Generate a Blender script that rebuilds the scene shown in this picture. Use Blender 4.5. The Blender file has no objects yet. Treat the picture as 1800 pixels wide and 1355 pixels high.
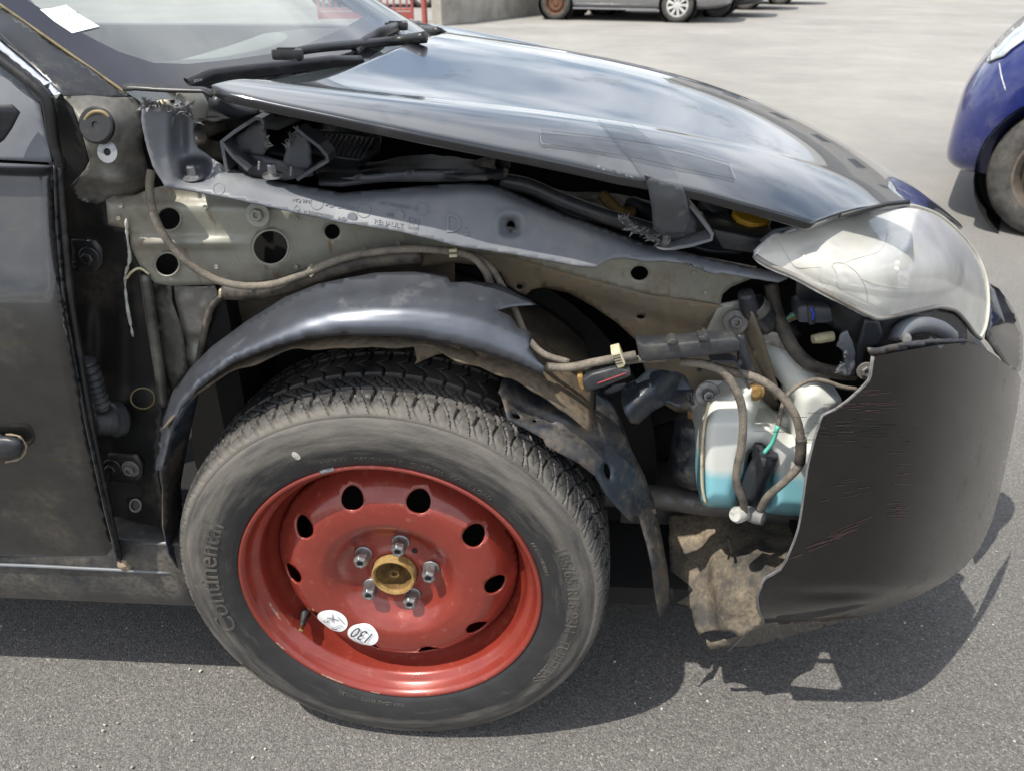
import bpy, bmesh, math, random
import numpy as np
from mathutils import Vector, Matrix, noise
from mathutils.geometry import delaunay_2d_cdt
random.seed(7)
S = bpy.context.scene
COL = S.collection
R = math.radians
# ------------------------------------------------------------------ camera
CAM = Vector((.231, -.878, 1.145)); PITCH = R(28.3); YAW = R(3.3); FPX = 1400.0
cd = bpy.data.cameras.new('camera'); cam = bpy.data.objects.new('camera', cd); COL.objects.link(cam)
cam.location = CAM; cam.rotation_euler = (math.pi/2 - PITCH, 0, YAW)
cd.sensor_width = 36; cd.lens = FPX/1800*36; cd.clip_start = .02; cd.clip_end = 600
cd.dof.use_dof = True; cd.dof.focus_distance = 1.15; cd.dof.aperture_fstop = 8
S.camera = cam
# ------------------------------------------------------------------ sky, sun, exposure
SUN = Vector((-.42, -.335, 1)).normalized()
w = bpy.data.worlds.new('World'); S.world = w; w.use_nodes = True
nt = w.node_tree; nt.nodes.clear()
def N(t, **k):
    n = nt.nodes.new(t)
    for a, b in k.items(): setattr(n, a, b)
    return n
sky = N('ShaderNodeTexSky', sky_type='NISHITA'); sky.sun_disc = False
sky.sun_elevation = math.asin(SUN.z); sky.sun_rotation = math.atan2(SUN.x, SUN.y)
sky.air_density = 1.0; sky.dust_density = 1.5
tc = N('ShaderNodeTexCoord'); sp = N('ShaderNodeSeparateXYZ'); nt.links.new(tc.outputs['Generated'], sp.inputs[0])
mz = N('ShaderNodeMath', operation='MAXIMUM'); nt.links.new(sp.outputs[2], mz.inputs[0]); mz.inputs[1].default_value = 0
az = N('ShaderNodeMath', operation='ADD'); nt.links.new(mz.outputs[0], az.inputs[0]); az.inputs[1].default_value = .22
dv = N('ShaderNodeVectorMath', operation='DIVIDE'); nt.links.new(tc.outputs['Generated'], dv.inputs[0])
cb = N('ShaderNodeCombineXYZ')
for i in range(3): nt.links.new(az.outputs[0], cb.inputs[i])
nt.links.new(cb.outputs[0], dv.inputs[1])
nz = N('ShaderNodeTexNoise'); nz.inputs['Scale'].default_value = 1.5; nz.inputs['Detail'].default_value = 7; nz.inputs['Roughness'].default_value = .55; nz.inputs['Distortion'].default_value = .3
nt.links.new(dv.outputs[0], nz.inputs['Vector'])
cr = N('ShaderNodeValToRGB'); cr.color_ramp.elements[0].position = .36; cr.color_ramp.elements[1].position = .60
nt.links.new(nz.outputs['Fac'], cr.inputs[0])
mx = N('ShaderNodeMix', data_type='RGBA'); nt.links.new(cr.outputs[0], mx.inputs[0]); nt.links.new(sky.outputs[0], mx.inputs[6]); mx.inputs[7].default_value = (10.6, 11.0, 11.6, 1)
bg = N('ShaderNodeBackground'); bg.inputs[1].default_value = .122; nt.links.new(mx.outputs[2], bg.inputs[0])
wo = N('ShaderNodeOutputWorld'); nt.links.new(bg.outputs[0], wo.inputs[0])
sl = bpy.data.lights.new('sun', 'SUN'); sl.energy = 4.6; sl.angle = R(.5); sl.color = (1, .95, .86)
so = bpy.data.objects.new('sun', sl); COL.objects.link(so); so.rotation_euler = SUN.to_track_quat('Z', 'Y').to_euler(); so.location = (0, 0, 20)
S.view_settings.view_transform = 'Standard'; S.view_settings.look = 'None'; S.view_settings.exposure = .27; S.view_settings.gamma = 1
# ------------------------------------------------------------------ pixel helpers (photograph pixel + depth y  ->  point in the place)
_w = Vector((-math.sin(YAW)*math.cos(PITCH), math.cos(YAW)*math.cos(PITCH), -math.sin(PITCH)))
_r = Vector((math.cos(YAW), math.sin(YAW), 0)); _u = _r.cross(_w)
def ray(px, py):
    px = float(px); py = float(py); return _w + (px-900)/FPX*_r - (py-677.5)/FPX*_u
def P(px, py, y):
    d = ray(px, py); return CAM + d*((float(y)-CAM.y)/d.y)
def G(px, py, z=0):
    d = ray(px, py); return CAM + d*((z-CAM.z)/d.z)
# ------------------------------------------------------------------ object helpers
def tag(o, label=None, cat=None, group=None, kind=None):
    if label: o['label'] = label
    if cat: o['category'] = cat
    if group: o['group'] = group
    if kind: o['kind'] = kind
    return o
def empty(name, loc=(0, 0, 0), parent=None):
    o = bpy.data.objects.new(name, None); COL.objects.link(o); o.location = loc; o.empty_display_size = .1
    if parent: o.parent = parent
    return o
def wm(p):
    return ((wm(p.parent) @ p.matrix_parent_inverse) if p.parent else Matrix()) @ Matrix.LocRotScale(p.location, p.rotation_euler, p.scale)
def obj(name, me, mat, parent=None, smooth=True, kind=None):
    o = bpy.data.objects.new(name, me); COL.objects.link(o)
    if mat and not me.materials: me.materials.append(mat)
    if smooth:
        me.polygons.foreach_set('use_smooth', [True]*len(me.polygons)); me.update()
    if parent:
        o.parent = parent
        if not getattr(obj, 'local', False): o.matrix_parent_inverse = wm(parent).inverted()
    if kind: o['kind'] = kind
    return o
def mesh(name, v, f):
    me = bpy.data.meshes.new(name); me.from_pydata([tuple(p) for p in v], [], f); me.validate(); me.update(); return me
def bm_mesh(name, bm):
    me = bpy.data.meshes.new(name); bm.to_mesh(me); bm.free(); return me
def solid(o, t, off=-1):
    m = o.modifiers.new('solidify', 'SOLIDIFY'); m.thickness = t; m.offset = off; m.use_even_offset = False; return o
def bevel(o, wd, seg=2, ang=40):
    m = o.modifiers.new('bevel', 'BEVEL'); m.width = wd; m.segments = seg; m.limit_method = 'ANGLE'; m.angle_limit = R(ang); return o
def edgesplit(o, ang=40):
    m = o.modifiers.new('edges', 'EDGE_SPLIT'); m.split_angle = R(ang); return o
def catmull(pts, n=6, closed=False):
    a = [np.array(p, float) for p in pts]; out = []; L = len(a)
    rng = range(L) if closed else range(L-1)
    for i in rng:
        p1, p2 = a[i], a[(i+1) % L]
        p0 = a[i-1] if (i > 0 or closed) else 2*p1-p2
        p3 = a[(i+2) % L] if (i+2 < L or closed) else 2*p2-p1
        for k in range(n):
            t = k/n
            out.append(.5*((2*p1)+(-p0+p2)*t+(2*p0-5*p1+4*p2-p3)*t*t+(-p0+3*p1-3*p2+p3)*t**3))
    if not closed: out.append(a[-1])
    return out
def tps(ctrl):
    """thin-plate spline y(px,py) through control points"""
    c = np.array(ctrl, float); x = c[:, :2]/300.; v = c[:, 2]; n = len(c)
    def U(r2): return np.where(r2 > 1e-12, r2*np.log(np.maximum(r2, 1e-12)), 0)
    d2 = ((x[:, None]-x[None])**2).sum(-1)
    A = np.zeros((n+3, n+3)); A[:n, :n] = U(d2)+1e-4*np.eye(n); A[:n, n] = 1; A[:n, n+1:] = x; A[n, :n] = 1; A[n+1:, :n] = x.T
    s = np.linalg.solve(A, np.r_[v, 0, 0, 0])
    def f(q):
        q = np.atleast_2d(q)/300.
        d = ((q[:, None]-x[None])**2).sum(-1)
        return U(d)@s[:n]+s[n]+q@s[n+1:]
    return f
def inpoly(p, poly):
    x, y = poly[:, 0], poly[:, 1]; x2, y2 = np.roll(x, -1), np.roll(y, -1)
    r = np.zeros(len(p), bool)
    for i in range(len(poly)):
        if y[i] == y2[i]: continue
        c = ((y[i] > p[:, 1]) != (y2[i] > p[:, 1]))
        r ^= c & (p[:, 0] < (x2[i]-x[i])*(p[:, 1]-y[i])/(y2[i]-y[i])+x[i])
    return r
def segdist(p, poly, closed=True):
    a = poly; b = np.roll(poly, -1, 0)
    if not closed: a, b = poly[:-1], poly[1:]
    ab = b-a; L = (ab**2).sum(1)+1e-9
    t = np.clip(((p[:, None]-a[None])*ab[None]).sum(-1)/L[None], 0, 1)
    q = a[None]+t[..., None]*ab[None]
    return np.sqrt(((p[:, None]-q)**2).sum(-1)).min(1)
def densify(poly, step, rag=0, seed=0):
    rn = random.Random(seed); o = []
    for i in range(len(poly)):
        a = np.array(poly[i], float); b = np.array(poly[(i+1) % len(poly)], float); L = np.hypot(*(b-a))
        n = max(1, int(round(L/step)))
        for k in range(n):
            p = a+(b-a)*k/n
            if rag and k: 
                nn = np.array([-(b-a)[1], (b-a)[0]])/max(L, 1e-6); p = p+nn*rn.uniform(-rag, rag)
            o.append(p)
    return np.array(o)
def circle(cx, cy, rx, ry=None, n=20, rot=0):
    ry = ry or rx; c, s = math.cos(rot), math.sin(rot)
    return [(cx+rx*math.cos(t)*c-ry*math.sin(t)*s, cy+rx*math.cos(t)*s+ry*math.sin(t)*c) for t in [2*math.pi*i/n for i in range(n)]]
def smooth_poly(p, n=4): return catmull(p, n, True)
def cdt(outline, holes, step):
    rings = [outline]+list(holes); v = []; e = []
    for r in rings:
        b = len(v); v += [Vector((float(q[0]), float(q[1]))) for q in r]
        e += [(b+i, b+(i+1) % len(r)) for i in range(len(r))]
    mn, mxx = outline.min(0), outline.max(0)
    gx = np.arange(mn[0], mxx[0]+step, step); gy = np.arange(mn[1], mxx[1]+step, step*.866)
    g = np.array([(x+(step/2 if j % 2 else 0), y) for j, y in enumerate(gy) for x in gx])
    g = g[inpoly(g, outline)]
    for h in holes:
        if len(g): g = g[~inpoly(g, h)]
    if len(g): g = g[segdist(g, outline) > step*.45]
    for h in holes:
        if len(g): g = g[segdist(g, h) > step*.4]
    v += [Vector((float(q[0]), float(q[1]))) for q in g]
    ov, oe, of, *_ = delaunay_2d_cdt(v, e, [], 0, 1e-5)
    pts = np.array([(q.x, q.y) for q in ov]); tri = np.array([t for t in of if len(t) == 3])
    c = pts[tri].mean(1); k = inpoly(c, outline)
    for h in holes: k &= ~inpoly(c, h)
    tri = tri[k]; a, b, c = pts[tri[:, 0]], pts[tri[:, 1]], pts[tri[:, 2]]
    sg = (b[:, 0]-a[:, 0])*(c[:, 1]-a[:, 1])-(b[:, 1]-a[:, 1])*(c[:, 0]-a[:, 0])
    tri[sg < 0] = tri[sg < 0][:, ::-1]; return pts, tri[np.abs(sg) > 1e-9]
def sheet(name, outline, depth, mat, parent, holes=(), step=10, thick=.002, curl=None, rag=0, wob=0, wobs=20., smooth_out=0, fn=None, mp=None, seed=1, post=None):
    """a curved sheet with the given outline and holes; depth = number, control points, or a function of (n,2) arrays"""
    if smooth_out: outline = smooth_poly(outline, smooth_out)
    ol = densify(outline, step, rag, seed); hs = [densify(h, step*.7) for h in holes]
    pts, tri = cdt(ol, hs, step)
    if callable(depth): d = depth(pts)
    elif isinstance(depth, (list, tuple)): d = tps(depth)(pts)
    else: d = np.full(len(pts), float(depth))
    if curl:
        ds = segdist(pts, ol); d = d+curl[0]*np.exp(-(ds/curl[1])**2)
    if fn: d = d+fn(pts)
    V = [(mp(p[0], p[1], dd) if mp else P(p[0], p[1], dd)) for p, dd in zip(pts, d)]
    if wob:
        V = [v+Vector((0, wob*noise.noise(v*wobs), wob*.4*noise.noise(v*wobs+Vector((9, 3, 1))))) for v in V]
    if post: V = [post(v) for v in V]
    F = [tuple(int(i) for i in t) for t in tri]
    sg = sum(1 if ((V[t[1]]-V[t[0]]).cross(V[t[2]]-V[t[0]])).dot((CAM-V[t[0]]) if not mp else Vector((0, -1, 0))) > 0 else -1 for t in F)
    if sg < 0: F = [t[::-1] for t in F]
    o = obj(name, mesh(name, V, F), mat, parent)
    if thick: solid(o, thick)
    return o
def tube(name, pts, r, mat, parent, n=6, seg=10, rf=None, cap=True, px=True):
    """pts: list of (px,py,y) or Vectors"""
    q = [P(*p) if px else Vector(p) for p in pts]
    c = [Vector(p) for p in catmull(q, n)] if len(q) > 2 else [q[0].lerp(q[1], i/n) for i in range(n+1)]
    V = []; F = []; up = Vector((.3, -.9, .3)); L = len(c)
    for i, p in enumerate(c):
        t = (c[min(i+1, L-1)]-c[max(i-1, 0)]).normalized()
        s = t.cross(up); s = s.normalized() if s.length > 1e-4 else t.orthogonal().normalized(); up = s.cross(t).normalized()
        rr = r*(rf(i/(L-1)) if rf else 1)
        V += [p+(s*math.cos(a)+up*math.sin(a))*rr for a in [2*math.pi*k/seg for k in range(seg)]]
    for i in range(L-1):
        for k in range(seg):
            F.append((i*seg+k, i*seg+(k+1) % seg, (i+1)*seg+(k+1) % seg, (i+1)*seg+k))
    if cap: F.append(tuple(range(seg))[::-1]); F.append(tuple((L-1)*seg+k for k in range(seg)))
    o = obj(name, mesh(name, V, F), mat, parent); 
    bm = bmesh.new(); bm.from_mesh(o.data); bmesh.ops.recalc_face_normals(bm, faces=bm.faces); bm.to_mesh(o.data); bm.free()
    return o
def axes(n):
    n = Vector(n).normalized(); a = n.cross(Vector((0, 0, 1))); a = a.normalized() if a.length > .01 else Vector((1, 0, 0)); return n, a, a.cross(n)
def lathe(name, prof, mat, parent, center=(0, 0, 0), axis=(0, -1, 0), seg=32, closed=False, sharp=35):
    """prof: (radius, height along the axis)"""
    n, a, b = axes(axis); c = Vector(center); V = []; F = []; L = len(prof)
    for (r, h) in prof:
        for k in range(seg):
            t = 2*math.pi*k/seg; V.append(c+n*h+(a*math.cos(t)+b*math.sin(t))*r)
    m = L if closed else L-1
    for i in range(m):
        for k in range(seg):
            j = (i+1) % L; F.append((i*seg+k, i*seg+(k+1) % seg, j*seg+(k+1) % seg, j*seg+k))
    bm = bmesh.new(); bm.from_mesh(mesh(name, V, F)); bmesh.ops.remove_doubles(bm, verts=bm.verts, dist=1e-6); bmesh.ops.recalc_face_normals(bm, faces=bm.faces)
    o = obj(name, bm_mesh(name, bm), mat, parent); edgesplit(o, sharp); return o
def bolt(name, c, r, h, mat, parent, axis=(0, -1, 0), washer=1.8, sock=True):
    """hexagon head on a round flange"""
    n, a, b = axes(axis); c = Vector(c); bm = bmesh.new()
    def ring(rad, hh, k, ph=0): return [bm.verts.new(c+n*hh+(a*math.cos(2*math.pi*i/k+ph)+b*math.sin(2*math.pi*i/k+ph))*rad) for i in range(k)]
    if washer:
        w0 = ring(r*washer, -.001, 18); w1 = ring(r*washer, r*.18, 18); w2 = ring(r*washer*.93, r*.28, 18)
        for A, B in ((w0, w1), (w1, w2)):
            for i in range(18): bm.faces.new((A[i], A[(i+1) % 18], B[(i+1) % 18], B[i]))
        bm.faces.new(w2)
    h0 = ring(r, 0, 6, .3); h1 = ring(r, h*.85, 6, .3); h2 = ring(r*.82, h, 6, .3)
    for A, B in ((h0, h1), (h1, h2)):
        for i in range(6): bm.faces.new((A[i], A[(i+1) % 6], B[(i+1) % 6], B[i]))
    if sock:
        s0 = ring(r*.5, h, 6, .3); s1 = ring(r*.45, h*.5, 6, .3)
        for A, B in ((h2, s0), (s0, s1)):
            for i in range(6): bm.faces.new((A[i], A[(i+1) % 6], B[(i+1) % 6], B[i]))
        bm.faces.new(s1)
    else: bm.faces.new(h2)
    bmesh.ops.recalc_face_normals(bm, faces=bm.faces)
    return obj(name, bm_mesh(name, bm), mat, parent, smooth=False)
def box(name, lo, hi, mat, parent, bev=.004, seg=2):
    bm = bmesh.new(); bmesh.ops.create_cube(bm, size=1)
    lo, hi = Vector(lo), Vector(hi)
    for v in bm.verts: v.co = Vector([lo[i]+(v.co[i]+.5)*(hi[i]-lo[i]) for i in range(3)])
    if bev: bmesh.ops.bevel(bm, geom=bm.edges[:], offset=bev, segments=seg, affect='EDGES', profile=.6)
    o = obj(name, bm_mesh(name, bm), mat, parent); return edgesplit(o, 50)
def prism(name, outline, y0, y1, mat, parent, bev=.003, tilt=None):
    """outline in pixels at depth y0, extruded straight back to y1"""
    bm = bmesh.new()
    A = [P(px, py, y0+(tilt(px, py) if tilt else 0)) for px, py in outline]; k = y1-y0
    a = [bm.verts.new(v) for v in A]; b = [bm.verts.new(v+Vector((0, k, 0))) for v in A]; n = len(a)
    bm.faces.new(a); bm.faces.new(b[::-1])
    for i in range(n): bm.faces.new((a[i], b[i], b[(i+1) % n], a[(i+1) % n]))
    bmesh.ops.recalc_face_normals(bm, faces=bm.faces)
    o = obj(name, bm_mesh(name, bm), mat, parent, smooth=True)
    if bev: bevel(o, bev)
    return edgesplit(o, 50)
def text_geo(s, size=1., ext=.0, res=3):
    c = bpy.data.curves.new('lettering', 'FONT'); c.body = s; c.size = size; c.extrude = ext; c.resolution_u = res; c.align_x = 'LEFT'
    o = bpy.data.objects.new('lettering', c); COL.objects.link(o)
    dg = bpy.context.evaluated_depsgraph_get(); m = bpy.data.meshes.new_from_object(o.evaluated_get(dg))
    V = [v.co.copy() for v in m.vertices]; F = [tuple(p.vertices) for p in m.polygons]
    bpy.data.objects.remove(o); bpy.data.curves.remove(c); bpy.data.meshes.remove(m); return V, F
def lettering(name, s, size, ext, fmap, mat, parent, sub=None):
    V, F = text_geo(s, size, ext)
    if not V: return None
    me = mesh(name, [fmap(v.x, v.y, v.z) for v in V], F); return obj(name, me, mat, parent, smooth=False)
def fibres(name, spots, mat, parent, n=40, ln=.012):
    """frayed fibres along a torn plastic edge"""
    rn = random.Random(len(name)+int(spots[0][0])); V = []; F = []
    for i in range(n):
        k = rn.uniform(0, len(spots)-1.001); a, b = spots[int(k)], spots[int(k)+1]; t = k-int(k)
        p = P(*[a[j]+(b[j]-a[j])*t for j in range(3)]); d = Vector((rn.uniform(-1, 1), rn.uniform(-.8, .2), rn.uniform(-.3, 1))).normalized()*ln*rn.uniform(.3, 1)
        s = Vector((rn.uniform(-1, 1), rn.uniform(-1, 1), rn.uniform(-1, 1))).normalized()*.0016*rn.uniform(.5, 2); m = d*.5+Vector((rn.uniform(-1, 1), rn.uniform(-1, 1), rn.uniform(-1, 1)))*ln*.2
        b0 = len(V); V += [p-s, p+s, p+m+s*.8, p+m-s*.8, p+d]; F += [(b0, b0+1, b0+2, b0+3), (b0+3, b0+2, b0+4)]
    return obj(name, mesh(name, V, F), mat, parent, smooth=False)
# ------------------------------------------------------------------ materials
MATS = {}
def mat(name, col, rough=.5, metal=0., coat=0., dirt=None, bump=None, spec=.5, var=.12, vs=30., coatr=.05, scr=None):
    """procedural paint/plastic: tone variation, dirt = (colour, amount 0-1, scale), bump = (scale, strength), scr = scratches (colour, scale)"""
    m = bpy.data.materials.new(name); m.use_nodes = True; t = m.node_tree; b = t.nodes['Principled BSDF']; L = t.links.new
    def nn(ty, **k):
        n = t.nodes.new(ty)
        for a, v in k.items(): setattr(n, a, v)
        return n
    geo = nn('ShaderNodeTexCoord'); co = geo.outputs['Object']
    n1 = nn('ShaderNodeTexNoise'); n1.inputs['Scale'].default_value = vs; n1.inputs['Detail'].default_value = 4; L(co, n1.inputs['Vector'])
    mr = nn('ShaderNodeMapRange'); mr.inputs[1].default_value = .3; mr.inputs[2].default_value = .7; mr.inputs[3].default_value = 1-var; mr.inputs[4].default_value = 1+var; L(n1.outputs[0], mr.inputs[0])
    vm = nn('ShaderNodeVectorMath', operation='SCALE'); vm.inputs[0].default_value = col[:3]; L(mr.outputs[0], vm.inputs['Scale'])
    c = vm.outputs[0]; rsock = None
    if scr:
        mp_ = nn('ShaderNodeMapping'); mp_.inputs['Scale'].default_value = scr[2] if len(scr) > 2 else (2, 2, 60); L(co, mp_.inputs[0])
        n3 = nn('ShaderNodeTexNoise'); n3.inputs['Scale'].default_value = scr[1]; n3.inputs['Detail'].default_value = 5; L(mp_.outputs[0], n3.inputs['Vector'])
        r3 = nn('ShaderNodeValToRGB'); r3.color_ramp.elements[0].position = .62; r3.color_ramp.elements[1].position = .72; L(n3.outputs[0], r3.inputs[0])
        m3 = nn('ShaderNodeMix', data_type='RGBA'); L(r3.outputs[0], m3.inputs[0]); L(c, m3.inputs[6]); m3.inputs[7].default_value = (*scr[0], 1); c = m3.outputs[2]
    if dirt:
        dc, da, ds = dirt
        n2 = nn('ShaderNodeTexNoise'); n2.inputs['Scale'].default_value = ds; n2.inputs['Detail'].default_value = 9; n2.inputs['Roughness'].default_value = .68; L(co, n2.inputs['Vector'])
        rp = nn('ShaderNodeMapRange'); ctr = .72-.44*da; rp.inputs[1].default_value = ctr-.12; rp.inputs[2].default_value = ctr+.14; L(n2.outputs[0], rp.inputs[0])
        n5 = nn('ShaderNodeTexNoise'); n5.inputs['Scale'].default_value = ds*14; n5.inputs['Detail'].default_value = 3; L(co, n5.inputs['Vector'])
        mu = nn('ShaderNodeMath', operation='MULTIPLY'); L(rp.outputs[0], mu.inputs[0]); 
        rq = nn('ShaderNodeMapRange'); rq.inputs[1].default_value = .3; rq.inputs[2].default_value = .62; rq.inputs[3].default_value = .35; rq.inputs[4].default_value = .95; L(n5.outputs[0], rq.inputs[0]); L(rq.outputs[0], mu.inputs[1])
        m2 = nn('ShaderNodeMix', data_type='RGBA'); L(mu.outputs[0], m2.inputs[0]); L(c, m2.inputs[6]); m2.inputs[7].default_value = (*dc, 1); c = m2.outputs[2]
        mr2 = nn('ShaderNodeMapRange'); L(mu.outputs[0], mr2.inputs[0]); mr2.inputs[3].default_value = rough; mr2.inputs[4].default_value = .9; L(mr2.outputs[0], b.inputs['Roughness'])
        if metal:
            mm = nn('ShaderNodeMapRange'); L(mu.outputs[0], mm.inputs[0]); mm.inputs[3].default_value = metal; mm.inputs[4].default_value = 0; L(mm.outputs[0], b.inputs['Metallic'])
        if coat:
            mm = nn('ShaderNodeMapRange'); L(mu.outputs[0], mm.inputs[0]); mm.inputs[3].default_value = coat; mm.inputs[4].default_value = 0; L(mm.outputs[0], b.inputs['Coat Weight'])
    else:
        b.inputs['Roughness'].default_value = rough; b.inputs['Metallic'].default_value = metal; b.inputs['Coat Weight'].default_value = coat
    b.inputs['Coat Roughness'].default_value = coatr
    L(c, b.inputs['Base Color']); b.inputs['Specular IOR Level'].default_value = spec
    if metal and dirt is None: b.inputs['Metallic'].default_value = metal
    if bump:
        n4 = nn('ShaderNodeTexNoise'); n4.inputs['Scale'].default_value = bump[0]; n4.inputs['Detail'].default_value = 6; L(co, n4.inputs['Vector'])
        bp = nn('ShaderNodeBump'); bp.inputs['Strength'].default_value = bump[1]; bp.inputs['Distance'].default_value = .004; L(n4.outputs[0], bp.inputs['Height']); L(bp.outputs[0], b.inputs['Normal'])
        if coat: L(bp.outputs[0], b.inputs['Coat Normal'])
    MATS[name] = m; return m
BROWN = (.16, .115, .075); DUST = (.20, .17, .13); TAN = (.30, .235, .155)
m_paint = mat('black_paint', (.032, .034, .039), .30, .9, 1.0, dirt=((.07, .07, .07), .05, 9), coatr=.03, var=.04)
m_door = mat('dusty_black_paint', (.066, .065, .064), .44, .9, .9, dirt=((.14, .12, .085), .16, 7), coatr=.06, scr=((.085, .075, .052), 5, (2, 6, 11)))
m_bump = mat('scuffed_black_paint', (.010, .0095, .009), .30, 0, .75, dirt=((.04, .035, .028), .03, 10), coatr=.04, spec=.1)
m_fend = mat('scuffed_fender_paint', (.105, .115, .136), .40, .7, .3, dirt=((.14, .135, .13), .06, 14), coatr=.22)
m_worn = mat('worn_primer_paint', (.085, .082, .073), .38, .45, .3, dirt=((.25, .235, .195), .36, 7), coatr=.3, var=.5, vs=9)
m_pill = mat('pillar_grey_paint', (.040, .041, .044), .36, .5, .35, dirt=((.17, .155, .12), .2, 9), coatr=.2)
m_dark = mat('satin_black_metal', (.012, .012, .012), .45, 0, .15, dirt=((.07, .055, .035), .28, 12), coatr=.3)
m_prim = mat('grey_primer', (.265, .263, .222), .46, .15, .15, dirt=((.17, .125, .075), .34, 9), coatr=.3, bump=(60, .06), scr=((.20, .14, .085), 5, (16, 16, 2.2)))
m_apron = mat('muddy_primer', (.13, .122, .10), .6, 0, 0, dirt=((.20, .145, .085), .62, 11), bump=(140, .25))
m_plast = mat('grey_plastic', (.135, .145, .162), .42, 0, 0, dirt=((.22, .215, .205), .20, 10), bump=(400, .04), var=.10)
m_pblk = mat('black_plastic', (.026, .029, .034), .40, 0, 0, dirt=((.10, .09, .075), .22, 16), bump=(300, .06))
m_pdirt = mat('muddy_black_plastic', (.018, .024, .034), .36, 0, 0, dirt=((.17, .13, .082), .30, 9), bump=(160, .2))
m_liner = mat('muddy_liner', (.030, .028, .026), .6, 0, 0, dirt=((.15, .112, .070), .66, 8), bump=(90, .35))
m_void = mat('deep_shade_black', (.006, .006, .006), .8, 0, 0)  # near-black stands in for the shade in gaps and closed-off spaces
m_rubber = mat('rubber_hose', (.030, .028, .026), .55, 0, 0, dirt=((.15, .125, .095), .50, 40), bump=(300, .1))
m_cable = mat('dusty_cable', (.06, .055, .05), .6, 0, 0, dirt=((.24, .205, .16), .72, 45), bump=(400, .15))
m_seal = mat('seal_rubber', (.012, .012, .013), .4, 0, 0, dirt=((.08, .075, .065), .25, 20))
m_steel = mat('bolt_steel', (.30, .30, .305), .38, .85, 0, dirt=((.16, .14, .12), .25, 90))
m_dsteel = mat('dirty_steel', (.17, .17, .17), .45, .7, 0, dirt=((.13, .10, .07), .5, 60))
m_alu = mat('dirty_silver_panel', (.30, .29, .27), .45, .4, 0, dirt=((.19, .155, .11), .5, 14), bump=(40, .3))
m_chrome = mat('chrome_trim', (.80, .80, .82), .12, 1., 0)
m_cream = mat('cream_clip', (.62, .55, .36), .5, 0, 0, dirt=((.2, .15, .1), .3, 60))
m_white = mat('white_sticker', (.86, .87, .88), .5, 0, 0, var=.02)
m_ink = mat('sticker_ink', (.07, .07, .085), .6, 0, 0)
m_inkg = mat('sticker_grey_ink', (.38, .38, .40), .6, 0, 0)
m_red = mat('red_rim_paint', (.238, .033, .021), .30, .15, .6, dirt=((.34, .16, .11), .06, 70), coatr=.06, bump=(900, .02), var=.08)
m_rust = mat('rusty_hub', (.26, .15, .045), .65, .2, 0, dirt=((.40, .29, .12), .45, 70), bump=(400, .4))
m_brass = mat('brass_valve', (.75, .56, .25), .3, 1., 0)
m_tan = mat('dried_mud', (.30, .24, .17), .9, 0, 0, dirt=((.16, .115, .07), .4, 60), bump=(200, .8))
m_tray = mat('muddy_undertray', (.045, .042, .037), .7, 0, 0, dirt=((.29, .23, .16), .50, 11), bump=(120, .25))
m_yel = mat('yellow_cap', (.62, .33, .02), .45, 0, 0)
m_torn = mat('torn_plastic_edge', (.145, .145, .15), .55, 0, 0, dirt=((.24, .22, .2), .3, 80))
m_teal = mat('green_wire', (.12, .55, .42), .4, 0, 0)
m_glyph = mat('moulded_lettering', (.165, .175, .192), .5, 0, 0)
m_wiper = mat('wiper_black', (.016, .016, .018), .38, 0, 0, dirt=((.07, .07, .07), .2, 30))
m_horn = mat('horn_metal', (.04, .05, .065), .35, .6, .2, dirt=((.17, .15, .12), .35, 40))
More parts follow.
